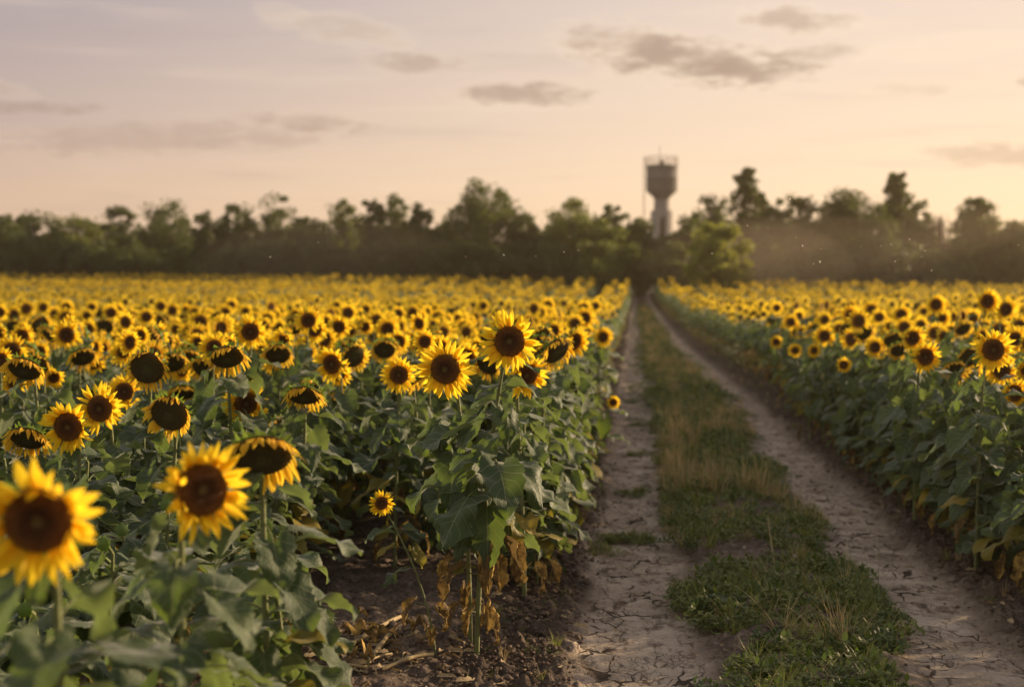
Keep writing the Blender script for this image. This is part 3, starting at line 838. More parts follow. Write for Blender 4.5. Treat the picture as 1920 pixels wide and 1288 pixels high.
# plants deep in the foliage show little: the outer rows and the heads count
far += near[N_IND:]; near = near[:N_IND]
Z_ = 'of the left field'; 
for (x, y, side, row, _) in near:
    s = 'left' if side < 0 else 'right'
    u = rnd.random(); lim = 9.6 if side < 0 else 7.6
    z0 = gz(x, y); edge = row == 0
    if row < 0:
        h = rnd.uniform(.55, .85); yaw = R_(rnd.gauss(0, 20))
        plants.append(dict(i=-1, head=Vector((x, y - .08, z0 + h)), base=(x, y, z0), kind='bud', R=.045, yaw=yaw, pitch=0, label=f'short leafy sunflower plant with a closed bud leaning over the {s} side of the track', group=LG if side < 0 else RG, hero=False, sr=.010, d=y, edge=True)); continue
    if y < lim:
        h = rnd.uniform(.66, .90) if y < 7 else rnd.uniform(.85, 1.08)
        if y < 4.8: h = rnd.uniform(.45, .66)
        kind, R = 'bud', .055
        lab = f'leafy sunflower stalk with only a closed bud, filling the front of the {s} field'
    else:
        if edge and u < .35: kind, R, h = 'bud', .06, rnd.uniform(.9, 1.15); lab = f'leafy budding sunflower plant lining the {s} edge of the track'
        elif u < .62: kind, R, h = F_, rnd.uniform(.090, .148), rnd.gauss(1.30, .09); lab = f'open yellow sunflower among the blurred middle ranks of the {s} field'
        elif u < .88: kind, R, h = O_, rnd.uniform(.12, .15), rnd.gauss(1.22, .09); lab = f'nodding dark sunflower among the blurred middle ranks of the {s} field'
        else: kind, R, h = 'bud', .06, rnd.uniform(1.0, 1.2); lab = f'budding sunflower plant deep among the middle ranks of the {s} field'
    yaw = R_(rnd.gauss(4, 28)); pitch = R_(rnd.gauss(-4, 9)) if kind != O_ else R_(rnd.gauss(-36, 13))
    plants.append(dict(i=-1, head=Vector((x + rnd.uniform(-.06, .06), y - .10, z0 + h)), base=(x, y, z0), kind=kind, R=R, yaw=yaw, pitch=pitch, label=lab,
                       group=LG if side < 0 else RG, hero=False, sr=rnd.uniform(.010, .014), d=y, edge=edge))


def A(deg): return R_(deg)


CUSTOM = {
 # height fraction, azimuth (-90 faces the camera), size, type, mesh, tilt
 0: [(.90, A(-160), .55, 'leaf', 2, 10), (.885, A(-10), .55, 'leaf', 5, 12), (.775, A(-84), .62, 'leaf', 1, -30), (.80, A(-20), .85, 'leaf', 3, 4), (.66, A(178), .8, 'leaf', 6, -4), (.69, A(-104), .9, 'leaf', 0, -26), (.70, A(25), .95, 'leaf', 4, 0),
     (.66, A(-168), 1.05, 'leaf', 7, -6), (.63, A(-130), 1.0, 'leaf', 4, -22), (.60, A(-78), 1.5, 'leaf', 1, -24), (.57, A(-40), 1.25, 'leaf', 6, -18), (.55, A(-18), 1.1, 'leaf', 9, -12), (.53, A(10), 1.0, 'leaf', 2, -10), (.52, A(-165), 1.05, 'leaf', 12, -14), (.50, A(-122), 1.5, 'leaf', 0, -26),
     (.47, A(-86), 1.2, 'leaf', 13, -28), (.83, A(-130), .6, 'leaf', 4, -24), (.74, A(-60), .9, 'leaf', 8, -26), (.73, A(-140), .9, 'leaf', 10, -22), (.42, A(-120), .9, 'leaf', 9, -26), (.36, A(15), .9, 'leaf', 7, -16), (.46, A(-35), .9, 'leaf', 11, -16), (.44, A(60), .9, 'leaf', 8, 0), (.43, A(-25), .8, 'yellow', 0, -20), (.44, A(-150), .9, 'leaf', 3, -26), (.34, A(-84), 1.3, 'dry', 0, 0), (.33, A(-28), 1.1, 'dry', 2, 6), (.25, A(-160), .95, 'dry', 3, 4), (.31, A(-58), .9, 'dry', 4, 0), (.26, A(-140), .5, 'yellow', 1, 0), (.16, A(-65), .65, 'dry', 4, -6), (.13, A(-120), .6, 'dry', 2, 0), (.12, A(20), .6, 'dry', 1, 0), (.10, A(-20), .55, 'dry', 3, 0)],
 1: [(.86, A(170), .6, 'leaf', 4, 4), (.64, A(-50), .8, 'leaf', 10, -26), (.60, A(-90), .95, 'leaf', 1, -26), (.53, A(-70), 1.0, 'leaf', 6, -24), (.46, A(-140), 1.0, 'leaf', 8, -20), (.80, A(-75), .7, 'leaf', 0, -30), (.76, A(-120), .8, 'leaf', 3, -24), (.67, A(-100), 1.25, 'leaf', 12, -26), (.72, A(-150), .75, 'leaf', 2, -16), (.70, A(190), .95, 'leaf', 3, 0), (.62, A(120), .9, 'leaf', 5, 0), (.56, A(200), 1.0, 'leaf', 12, -10),
     (.51, A(-110), .95, 'leaf', 13, -20), (.46, A(100), .8, 'yellow', 3, -6), (.44, A(-60), .85, 'leaf', 11, -24), (.27, A(-150), .95, 'dry', 1, 0), (.2, A(-100), .55, 'dry', 4, 0), (.14, A(-60), .6, 'dry', 0, 0), (.12, A(-170), .55, 'dry', 2, 0)],
 21: [(.60, A(-150), .7, 'leaf', 2, -10), (.56, A(20), .8, 'leaf', 5, -6), (.50, A(-80), .9, 'leaf', 7, -24), (.44, A(170), .9, 'leaf', 3, -8), (.40, A(-30), 1.0, 'leaf', 9, -10), (.34, A(90), .9, 'leaf', 0, -6), (.30, A(-110), 1.0, 'leaf', 11, -20), (.22, A(40), .8, 'yellow', 1, -8), (.16, A(-60), .8, 'dry', 2, 0)],
 32: [(.86, A(10), .28, 'leaf', 2, 0), (.72, A(-20), .42, 'leaf', 5, 10), (.70, A(190), .5, 'leaf', 7, -4), (.62, A(-150), .5, 'yellow', 1, -10), (.60, A(-60), .55, 'yellow', 3, -8), (.50, A(-160), .62, 'leaf', 0, -20), (.28, A(200), .6, 'dry', 2, 0), (.26, A(-30), .55, 'dry', 3, 0), (.14, A(-90), .5, 'dry', 1, 0)],
}
order = sorted(range(len(plants)), key=lambda k: plants[k]['d'] - (3 if plants[k]['hero'] else 0))
rank = {k: n for n, k in enumerate(order)}
for k, p in enumerate(plants):
    lv = CUSTOM.get(p['i'])
    edge_y = p['d'] > 7
    sunflower(p['base'], p['head'], p['kind'], p['R'], p['yaw'], p['pitch'], p['label'], p['group'], 1000 + k, lv,
              'leaves' if (rank[k] < 60 or lv) else 'foliage', p['sr'], nl=(30 if p.get('edge') and p['d'] > 7 else 24) if p['i'] not in (33, 57, 58, 59, 60) else 6, dryfrac=.55)

# the mass of the two fields
var = [plant_mb(F_, 1.30, 1, 1, 0, -.05), plant_mb(F_, 1.38, 2, 1, .2, -.1, .13), plant_mb(F_, 1.22, 3, 1, -.2, 0, .15), plant_mb(O_, 1.25, 4, 1, 0, -.5), plant_mb(O_, 1.18, 5, 1, .3, -.35), plant_mb('bud', 1.1, 6, 1),
       plant_mb(F_, 1.33, 7, 2, 0, 0, .128), plant_mb(F_, 1.24, 8, 2, .3, -.1, .118), plant_mb(F_, 1.40, 9, 2, -.3, 0, .122), plant_mb(O_, 1.25, 10, 2, 0, -.4), plant_mb('bud', 1.1, 11, 2)]
fr = np.random.default_rng(5); P_, V_, Rz, Sc = [], [], [], []
for (x, y, side, row, ins) in far:
    if y < 27: k = fr.choice([0, 1, 2, 3, 4, 5], p=[.2, .2, .18, .16, .12, .14])
    else: k = 6 + fr.choice([0, 1, 2, 3, 4], p=[.20, .20, .18, .10, .32])
    s = fr.uniform(.86, 1.10)
    if y < 9.6: k = 5; s = fr.uniform(.6, .85)
    if row < 0: k = 5 if y < 27 else 10; s = fr.uniform(.55, .75)
    if y > 40: s *= .93
    if y > 34: s *= .96 + .10 * math.sin(y * .31 + x * .17)
    P_.append((x, y, gz(x, y))); V_.append(k); Rz.append(fr.normal(.06, .35)); Sc.append(s)
scatter_object('sunflower_field', var, PLANT_MATS, np.array(P_), np.array(V_), np.array(Rz), np.array(Sc), 'endless blurred sunflowers filling both fields back to the trees')
print('plants', len(plants), 'field', len(P_))

# ------------------------------------------------------------------ weeds of the middle strip
M_WEED = simple('weed leaves', (.032, .062, .015), (.165, .175, .038), 6, .55, .25, (.14, .22, .03), obj=True)
M_GRASS = simple('grass blades', (.06, .09, .02), (.19, .19, .045), 6, .5, .3, (.25, .28, .05), obj=True)
M_STRAW = simple('straw', (.26, .19, .08), (.44, .33, .16), 12, .7, .25, (.5, .38, .15), obj=True)


def weed_mb(seed, n=70, rad=.085, hh=.055, ls=.017):
    r = np.random.default_rng(seed); mb = MB(); t = np.linspace(0, 1, 3)
    for k in range(n):
        a = r.uniform(0, 6.28); q = math.sqrt(r.random()) * rad
        b = np.array([q * math.cos(a), q * math.sin(a), r.uniform(.003, hh) * (1.15 - q / rad)])
        d = r.normal(0, 1, 3); d[2] = abs(d[2]) * .6; d /= np.linalg.norm(d); d = np.repeat(d[None], 3, 0); d[2, 2] -= .4
        V, F, uv = blade_strip(b, d, ls * r.uniform(.8, 2), ls * r.uniform(.28, .5), np.cross(d[0], [0, 0, 1.]) + 1e-3, 3, 2, np.array([.5, 1, .1])); mb.add(V, F, uv)
    return mb


def tuft_mb(seed, n=26, h=.16, spread=.05, w=.0028, lean=.9):
    r = np.random.default_rng(seed); mb = MB(); t = np.linspace(0, 1, 6)
    for k in range(n):
        a = r.uniform(0, 6.28); q = r.random() * spread
        d0 = np.array([math.cos(a) * r.uniform(.1, lean), math.sin(a) * r.uniform(.1, lean), 1.0])
        d = d0[None] - np.outer(t ** 1.4, [0, 0, r.uniform(.2, 1.3)]) + np.outer(t, [d0[0], d0[1], 0]) * .5
        d /= np.linalg.norm(d, axis=1)[:, None]
        V, F, uv = blade_strip(np.array([q * math.cos(a), q * math.sin(a), 0]), d, h * r.uniform(.5, 1.2), w * r.uniform(.7, 1.4), np.array([-math.sin(a), math.cos(a), 0]), 6, 2, np.clip(1.15 - t, .05, 1)); mb.add(V, F, uv)
    return mb


def grass_scatter():
    G = [M_WEED, M_GRASS, M_STRAW]; v = []
    for s in range(3): m = MB(); m.merge(weed_mb(s, 90, .09, .05 + .02 * s, .014 + .004 * s), None, {0: 0}); v.append(m)
    for s in range(2): m = MB(); m.merge(tuft_mb(10 + s, 34, .13), None, {0: 1}); v.append(m)
    for s in range(2): m = MB(); m.merge(tuft_mb(20 + s, 22, .24, .04, .0024, .6), None, {0: 2}); v.append(m)
    m = MB(); m.merge(weed_mb(31, 60, .10, .11, .03), None, {0: 0}); v.append(m)
    m = MB(); m.merge(tuft_mb(41, 22, .16, .07, .0022, 3.0), None, {0: 2}); m.merge(weed_mb(42, 26, .11, .02, .02), None, {0: 2}); v.append(m)
    r = np.random.default_rng(9); P, K, Z, S = [], [], [], []
    y = 5.4
    n = 12500
    for _ in range(n):
        y = 5.4 * (80 / 5.4) ** r.random(); sq = float(squeeze(y))
        u = r.uniform(.22, 1.42)
        x = float(lane_x(y)) + u * sq
        w = abs(u - .82) / .60
        den = fbm(np.array(x * 1.3), np.array(y * .8), 3, 77)
        if den + (.32 if y < 10 else .50) - .55 * w ** 2 - (.25 if 9.4 < y < 10.6 else 0) < r.uniform(-.32, .78): continue
        dry = perlin(np.array(x * 1.0), np.array(y * .45), 60) + .5 * (.35 if 12 < y < 17 else 0) + (.2 if y > 17 else 0)
        q = r.random()
        if dry > (.30 if y > 9.5 else .5) and q < .32: k = int(r.choice([5, 6, 3]))
        elif q < .70: k = int(r.choice([0, 1, 2, 2]))
        elif q < .82: k = int(r.choice([3, 4]))
        elif q < .985: k = 7
        else: k = 5
        if r.random() < .07: k = 8
        if y < 9 and k in (5, 6) and r.random() < .75: k = 8
        if y < 10 and k == 6: k = 5
        if y > 19 and r.random() < .4: x += float(r.choice([-.42, .40])) * sq * r.random()
        P.append((x, y, gz(x, y) + .01)); K.append(k); Z.append(r.uniform(0, 6.28)); S.append(r.uniform(.6, 1.25) * (1.15 if y > 12 else .95) * (.75 if w > .8 else 1))
    # stray tufts across the left track and along the verges
    for (yc, u0, u1, cnt) in ((10.3, -.30, .12, 55), (12.6, -.3, .1, 26), (9.8, -.35, -.1, 14), (15.5, -.1, .3, 18), (19, -.1, .3, 20), (8.4, 1.2, 1.5, 16), (23, -.2, .2, 20)):
        for _ in range(cnt):
            y = yc + r.normal(0, .10); u = r.uniform(u0, u1); x = float(lane_x(y)) + u
            P.append((x, y, gz(x, y) - .035)); K.append(int(r.choice([0, 1, 3]))); Z.append(r.uniform(0, 6.28)); S.append(r.uniform(.4, .75))
    for _ in range(240):
        y = 6 * (40 / 6) ** r.random(); u = r.choice([r.uniform(2.0, 2.5), r.uniform(-.8, -.4)]); x = float(lane_x(y)) + u * float(squeeze(y))
        P.append((x, y, gz(x, y))); K.append(int(r.choice([0, 3, 5]))); Z.append(r.uniform(0, 6.28)); S.append(r.uniform(.3, .7))
    scatter_object('grass', v, G, np.array(P), np.array(K), np.array(Z), np.array(S), 'low dark weeds and dry grass along the middle of the track')


grass_scatter()


def soil_crumbs():
    """loose earth crumbs on the verges: stuff"""
    m = simple('earth clod', (.07, .05, .036), (.17, .12, .088), 25, .95, bump=.6); v = []
    for s in range(4):
        r = np.random.default_rng(200 + s); k = 7
        prof = [(.001, -.5), (.55, -.35), (.95, 0), (.7, .42), (.25, .62), (.001, .64)]
        V, F, uv = lathe(prof, k); V *= (1 + r.normal(0, .16, (len(V), 1))) * .5; b = MB(); b.add(V, F, uv); v.append(b)
    r = np.random.default_rng(17); P, K, Z, S = [], [], [], []
    for _ in range(9000):
        y = 5.4 * (22 / 5.4) ** r.random()
        u = r.choice([r.normal(-.62, .20), r.normal(2.2, .16), r.uniform(-2.2, -.6), r.uniform(.3, 1.4)], p=[.5, .22, .2, .08])
        if -.26 < u < .3: continue
        x = float(lane_x(y)) + u
        P.append((x, y, gz(x, y) + r.uniform(.0, .035))); K.append(int(r.integers(4))); Z.append(r.uniform(0, 6.28)); S.append(min(.008 + r.exponential(.010), .05))
    scatter_object('dirt_crumbs', v, [m], np.array(P), np.array(K), np.array(Z), np.array(S), 'loose brown earth crumbs on the verges of the track')


soil_crumbs()


def plant_litter():
    m = simple('dry plant shreds', (.14, .095, .05), (.38, .29, .16), 9, .8, .1, (.3, .22, .1), bump=.3); v = []
    for s in range(5):
        r = np.random.default_rng(400 + s); b = MB()
        d = np.stack([np.ones(5), np.cumsum(r.normal(0, .25, 5)), np.cumsum(r.normal(0, .22, 5))], 1); d /= np.linalg.norm(d, axis=1)[:, None]
        b.add(*blade_strip(np.array([-.5, 0, .08]), d, 1.0, [.05, .09, .2, .14, .04][s], np.array([0, 1., r.normal(0, .4)]), 5, 3, np.array([.5, 1, .8, .9, .2]), cup=.6)); v.append(b)
    r = np.random.default_rng(23); P, K, Z, S = [], [], [], []
    for n in range(1500):
        if n < 420: y = r.normal(6.75, .32); u = r.normal(-1.45, .28)
        elif n < 1000: y = 5.5 * (18 / 5.5) ** r.random(); u = r.choice([r.normal(-.75, .22), r.normal(2.35, .16)])
        else: y = 5.5 * (20 / 5.5) ** r.random(); u = r.uniform(-.3, 2.1)
        P.append((float(lane_x(y)) + u, y, gz(0, y) + r.uniform(.0, .035))); K.append(int(r.integers(5))); Z.append(r.uniform(0, 6.28)); S.append(r.uniform(.02, .10) * (1 if n < 1000 else .6))
    scatter_object('plant_litter', v, [m], np.array(P), np.array(K), np.array(Z), np.array(S), 'dry plant shreds littering the soil')


plant_litter()


def ground_at(px, py):
    y = 6.0
    for _ in range(40):
        d = ray(px, py); y = (macro(y) - CAMH) / d.z * d.y
    p = Vector((0, 0, CAMH)) + d * (float(y) / d.y); p.z = float(macro(y)); return p


# single weeds in the strip
def rosette(px, py, n, L, W, label, cat='weed', m=M_WEED, seed=0):
    p = ground_at(px, py); p.z += .03; r = np.random.default_rng(seed)
    root = empty('weed_rosette', p, label, cat)
    for k in range(n):
        a = k * 2.4 + r.normal(0, .2)
        mb = leaf_mb(300 + seed * 10 + k, L * r.uniform(.7, 1.1), W, .05, r.uniform(10, 50), r.uniform(-5, 25), r.uniform(10, 50), .25, .006, 8, 5)
        link('leaf', mb.mesh('weed_leaf', [M_STEM, m]), root, Matrix.Rotation(a, 4, 'Z'))


M_PLANTAIN = leaf_material('broad weed leaf', (.03, .055, .02), (.06, .09, .035), (.14, .17, .08), (.12, .15, .09), .25, (.2, .28, .05))
rosette(1385, 1145, 8, .14, .085, 'broad-leaved pale weed rosette at the left edge of the grassy strip', m=M_PLANTAIN, seed=1)
rosette(1480, 1100, 9, .13, .06, 'bright green narrow-leaved weed clump in the middle of the strip', m=M_PLANTAIN, seed=2)
rosette(1560, 1115, 7, .10, .06, 'small dark weed rosette right of the bright green clump', m=M_WEED, seed=3)


def grass_clump(px, py, n, h, label, m, seed, w=.0035, lean=1.0):
    p = ground_at(px, py); p.z += .015
    o = link('grass_clump', tuft_mb(seed, n, h, .05, w, lean).mesh('grass_clump', [m])); o.location = p
    tag(o, label, 'grass clump')


grass_clump(1555, 1215, 34, .30, 'sprawling straw-coloured grass clump nearest the camera on the strip', M_STRAW, 51, .0026, 2.2)
grass_clump(1640, 1140, 12, .36, 'tall thin green grass blades leaning over the right wheel track', M_GRASS, 52, .0032, .8)
grass_clump(1462, 1195, 20, .34, 'long bent dry grass stalks left of the straw clump', M_STRAW, 53, .0024, 2.0)
grass_clump(1500, 1110, 18, .22, 'upright pale grass clump behind the bright green weed', M_STRAW, 54, .0026, 1.3)
grass_clump(1300, 840, 40, .36, 'tall golden dry grass tuft farther along the strip', M_STRAW, 55, .005, .5)
grass_clump(1345, 815, 34, .30, 'pale dry grass tuft beside the tall golden one', M_STRAW, 56, .005, .6)


def stalk(name, p0, p1, r0, r1, label, cat, m, sag=.0, knots=True, k=8):
    P = bez(p0, Vector(p0) * .66 + Vector(p1) * .34 + Vector((.02, 0, sag)), Vector(p0) * .34 + Vector(p1) * .66 + Vector((-.01, .02, sag)), p1, 12)
    rad = np.linspace(r0, r1, 12); 
    if knots: rad = rad * (1 + .25 * (np.arange(12) % 4 == 1))
    mb = MB(); mb.add(*tube(P - np.array(p0), rad, k)); o = link(name, mb.mesh(name, [m])); o.location = p0
    return tag(o, label, cat)


M_HUSK = simple('dry stalk', (.20, .14, .06), (.38, .29, .15), 9, .7, bump=.5)
def G(px, py, dz=.012): p = ground_at(px, py); p.z += dz; return p


stalk('dead_stalk', G(1452, 1085), G(1440, 1010) + Vector((0, 0, .16)), .006, .002, 'thin upright ochre stalk standing in the strip', 'stalk', M_STRAW)
stalk('dead_stalk', G(1548, 1112), G(1605, 1125, .02), .007, .005, 'pale broken straw lying flat behind the grass clumps', 'stalk', M_STRAW)
LIT = 'dry stalks lying on the soil'
for (a, b, r0, r1, lab) in (((612, 1245), (762, 1165), .013, .010, 'long thick dry stalk slanting up to a knobbed end'), ((676, 1268), (742, 1192), .011, .012, 'short split dry stalk lying beside the long thick one'),
                            ((716, 1262), (812, 1242), .008, .011, 'straight pale stalk pointing at the corner plant'), ((600, 1262), (690, 1268), .010, .007, 'bent dry stalk nearest the leaves at lower left'),
                            ((640, 1275), (735, 1240), .007, .005, 'thin dry twig under the crossed stalks')):
    p0, p1 = G(*a, .02), G(*b, .04)
    o = stalk('dry_stalk', p0, p1, r0, r1, lab, 'stalk', M_HUSK, .02); o['group'] = LIT
for n, (px, py, s, rot, lab) in enumerate(((650, 1215, .8, 20, 'curled brown leaf on the long thick stalk'), (742, 1215, .7, 200, 'folded tan leaf right of the crossed stalks'), (690, 1265, .9, 100, 'crumpled large leaf at the front of the litter'),
                                         (610, 1255, .6, 300, 'reddish crumpled leaf at the left end of the litter'), (770, 1205, .75, 60, 'curled pale leaf nearest the corner plant'), (705, 1205, .55, 150, 'small upright husk between the stalks'),
                                         (665, 1250, .6, 260, 'torn narrow husk under the crossed stalks'), (660, 1170, .45, 10, 'small shrivelled leaf lying alone on the soil behind'))):
    mb = leaf_mb(60 + n, .19, .15, .05, 20, -20, 30, .5, .04, 12, 9, .8)
    o = link('dry_leaf', mb.mesh('dry_leaf', [M_STEM, M_DRY])); p = G(px, py, .02 + .10 * s)
    o.matrix_world = Matrix.Translation(p) @ Matrix.Rotation(R_(rot), 4, 'Z') @ Matrix.Rotation(R_(-62), 4, 'Y') @ Matrix.Scale(s, 4)
    o.location.z = p.z - .07 * s
    tag(o, lab, 'dry leaf', 'dry leaves on the soil')


# fluffy seed heads
M_FLUFF = simple('seed fluff', (.42, .36, .28), (.6, .52, .42), 30, .9, .4, (.6, .5, .4))
def fluff(px, py, hh, rad, label, seed):
    p = ground_at(px, py); r = np.random.default_rng(seed)
    root = empty('seedhead_weed', p, label, 'weed', 'weeds gone to seed')
    top = np.array([r.normal(0, .02), -.01, hh]); mb = MB(); mb.add(*tube(bez((0, 0, 0), (0, 0, hh * .4), top * .8, top, 6), .0022, 5)); link('stem', mb.mesh('seed_stem', [M_STRAW]), root)
    m2 = MB(); 
    V, F, uv = lathe([(.001, -rad * .9), (rad * .6, -rad * .5), (rad * .8, 0), (rad * .6, rad * .5), (.001, rad * .8)], 10); V *= 1 + r.normal(0, .08, (len(V), 1)); m2.add(V + top, F, uv)
    for k in range(70):
        d = r.normal(0, 1, 3); d /= np.linalg.norm(d); d = np.repeat(d[None], 3, 0)
        V, F, uv = blade_strip(top + d[0] * rad * .6, d, rad * .6, .0018, np.cross(d[0], [0.1, 0.3, 1.]), 3, 2, np.array([.4, .6, 1.])); m2.add(V, F, uv)
    link('seed_head', m2.mesh('seed_head', [M_FLUFF]), root)


fluff(1393, 1040, .05, .016, 'round pale seed head low on the bare patch of the strip', 1)
fluff(1488, 1075, .11, .013, 'pale seed head on a stalk above the bright green weed', 2)
fluff(1505, 1150, .05, .013, 'pinkish seed head among the long bent grass stalks', 3)
fluff(1415, 1160, .03, .020, 'large grey puffball close to the broad-leaved rosette', 4)
fluff(1510, 1045, .06, .010, 'tiny white seed head at the far side of the bare patch', 5)

# ------------------------------------------------------------------ trees
def tree_leaf_mat(name, c1, c2, tr, tf=.3):
    return simple(name, c1, c2, .5, .55, tf, tr, bump=0, spec=.3, obj=True)


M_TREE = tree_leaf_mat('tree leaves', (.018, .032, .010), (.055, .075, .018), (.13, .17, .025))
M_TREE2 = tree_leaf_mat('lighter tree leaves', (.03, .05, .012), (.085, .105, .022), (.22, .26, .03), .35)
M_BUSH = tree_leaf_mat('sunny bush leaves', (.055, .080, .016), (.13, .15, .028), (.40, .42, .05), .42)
M_BARK = simple('bark', (.05, .038, .028), (.10, .078, .058), 6, .9, bump=.8)


def crown_leaves(r, centers, rads, per, size):
    n = len(centers) * per
    c = np.repeat(centers, per, 0); q = np.repeat(rads, per)
    d = r.normal(0, 1, (n, 3)); d /= np.linalg.norm(d, axis=1)[:, None]
    p = c + d * (q * r.random(n) ** .45)[:, None] * np.array([1, 1, .8])
    a = r.normal(0, 1, (n, 3)); a /= np.linalg.norm(a, axis=1)[:, None]
    b = np.cross(a, r.normal(0, 1, (n, 3))); b /= np.linalg.norm(b, axis=1)[:, None]
    s = size * r.uniform(.6, 1.3, n)[:, None]
    V = np.stack([p - a * s, p + b * s * .55, p + a * s, p - b * s * .55], 1).reshape(-1, 3)
    return V, (np.arange(n) * 4)[:, None] + np.array([0, 1, 2, 3])


def tree(px, top, hw, Y, kind, label, name='tree', cat='tree', group='trees along the far field edge', seed=0, leafm=None, dens=1.0, low=.25):
    r = np.random.default_rng(seed * 7 + 3)
    tp = at(px, top, Y); g = gz(tp.x, Y); H = tp.z - g; W = hw / FPX * Y
    root = empty(name, (tp.x, Y, g), label, cat, group)
    tk = MB(); br = .035 * H * .5 + .04
    if kind != 'bush':
        P = bez((0, 0, -.1), (r.normal(0, .1), 0, H * .3), (r.normal(0, .15), 0, H * .55), (r.normal(0, .12 * W), 0, H * (.92 if kind == 'poplar' else .78)), 9)
        tk.add(*tube(P, np.linspace(br, br * .25, 9), 7))
    C, Q = [], []
    if kind == 'poplar':
        for k in range(120):
            t = r.uniform(.10, 1) ** .8; q = W * (.30 + .70 * math.sin(math.pi * min(t ** 1.3 * .9 + .06, 1)) ** .8)
            a = r.uniform(0, 6.28); rr = q * r.uniform(.1, .85)
            C.append((rr * math.cos(a), rr * math.sin(a), H * t * .95)); Q.append(q * r.uniform(.18, .34) + .10)
    elif kind == 'bare':
        for k in range(26):
            t = r.uniform(.25, .8); a = r.uniform(0, 6.28); b = interp(P, t)
            L = H * (1 - t) * r.uniform(.5, .9) + .3; e = np.array([math.cos(a) * .55, math.sin(a) * .55, 1]) * L * .75
            e[:2] *= r.uniform(.4, 1.2) * W / (.35 * H)
            tk.add(*tube(bez(b, b + e * [.5, .5, .3], b + e * [.9, .9, .6], b + e, 5), np.linspace(.05, .018, 5), 4))
            for j in range(3):
                q = b + e * r.uniform(.4, .9); e2 = np.array([r.normal(0, .3), r.normal(0, .3), .7]) * L * .4
                tk.add(*tube(np.linspace(q, q + e2, 3), np.linspace(.022, .01, 3), 3))
        for k in range(3):
            a = r.uniform(0, 6.28); C.append((W * .6 * math.cos(a), W * .5 * math.sin(a), H * r.uniform(.3, .6))); Q.append(.35)
    else:
        nb = {'oak': 150, 'open': 66, 'bush': 60, 'round': 120}[kind]
        for k in range(nb):
            a = r.uniform(0, 6.28); ph = math.acos(r.uniform(-1, 1)); q = r.random() ** (.40 if kind != 'open' else .5)
            c0 = H * (low + (1 - low) / 2); hh = H * (1 - low) / 2
            sh = r.uniform(.75, 1.0)
            x, y_, z = W * .88 * q * sh * math.sin(ph) * math.cos(a), W * .88 * q * math.sin(ph) * math.sin(a), c0 + hh * 1.04 * q * sh * math.cos(ph)
            if kind in ('oak',) and z < H * .35: z += H * .1
            C.append((x, y_, z)); Q.append(max(.2, min(W, hh) * (r.uniform(.20, .34) if kind == 'bush' else r.uniform(.12, .33))))
    C, Q = np.array(C), np.array(Q)
    if kind not in ('bush', 'bare'):
        for c in C[::2]:
            b = interp(P, min(.9, max(.25, c[2] / H * .75)))
            tk.add(*tube(bez(b, b + (c - b) * [.4, .4, .15], b + (c - b) * [.8, .8, .6], c, 5), np.linspace(br * .35, .015, 5), 4))
    if kind == 'bush':
        for k in range(6):
            a = k * 1.1; tk.add(*tube(np.linspace((0, 0, -.05), (W * .4 * math.cos(a), W * .4 * math.sin(a), H * .6), 4), np.linspace(.05, .02, 4), 4))
    if kind == 'bare': link('trunk', tk.mesh('trunk', [M_BARK]), root)
    else: link('trunk', tk.mesh('trunk', [M_BARK]), root)
    per = int({'oak': 75, 'open': 62, 'bush': 120, 'round': 66, 'poplar': 60, 'bare': 14}[kind] * dens)
    V, F = crown_leaves(r, C, Q, per, .13 if kind != 'bush' else .11)
    mb = MB(); mb.add(V, F); link('crown', mb.mesh('crown', [leafm or M_TREE], False), root)


TREES = [
 (12, 398, 45, 'round', 'dark tree cut by the left picture edge'), (68, 388, 48, 'round', 'dark rounded tree second from the left edge'), (150, 396, 58, 'round', 'lighter green low tree near the left end of the tree line', 2),
 (224, 378, 34, 'open', 'narrow pointed tree with a sky gap at its right'), (308, 370, 56, 'round', 'broad dark tree with an airy edge in the left part of the line'), (388, 384, 34, 'open', 'thin see-through tree with greyish twigs'),
 (440, 374, 40, 'round', 'dark upright tree left of the double-headed airy one'), (512, 362, 56, 'open', 'tall airy tree dotted with bright sky holes'), (580, 388, 42, 'round', 'lower dark tree right of the airy dotted one'),
 (646, 372, 46, 'round', 'olive round-topped tree standing right of a low gap', 2), (700, 358, 34, 'open', 'sparse tree with a split see-through top'), (742, 356, 40, 'open', 'sparse leaning tree beside the split one'), (790, 378, 34, 'open', 'small dark tree just left of the great round one'),
 (905, 341, 96, 'oak', 'great broad round tree, the widest of the whole line'), (998, 396, 42, 'round', 'low shoulder tree at the right foot of the great round one'), (1072, 362, 54, 'round', 'full green tree midway between great round tree and water tower', 2),
 (1150, 366, 34, 'open', 'slim tree with two bright holes left of the tower'), (1112, 404, 46, 'round', 'low tree filling the gap left of the slim one', 2), (1198, 402, 40, 'round', 'low tree at the left foot of the tower'),
 (1295, 398, 44, 'round', 'small dark tree at the right foot of the tower'), (1332, 352, 48, 'open', 'dark loose tree between tower and first poplar'), (1398, 305, 30, 'poplar', 'left poplar, the tallest tree right of the tower'),
 (1425, 352, 20, 'poplar', 'short slim poplar hugging the tall left one'), (1455, 372, 40, 'round', 'dark tree filling in right of the left poplar'), (1505, 350, 48, 'open', 'airy pointed tree between the two poplars'), (1585, 353, 66, 'oak', 'broad flat-topped tree in front of the right poplar'),
 (1645, 376, 40, 'round', 'dark tree at the left foot of the right poplar'), (1683, 315, 30, 'poplar', 'right poplar standing alone above its neighbours'), (1722, 374, 34, 'round', 'bushy tree at the right foot of the right poplar'), (1768, 364, 34, 'bare', 'bare dead tree with upright twigs'),
 (1836, 373, 50, 'oak', 'round dark tree right of the bare dead one'), (1908, 398, 36, 'round', 'tree cut by the right picture edge')]
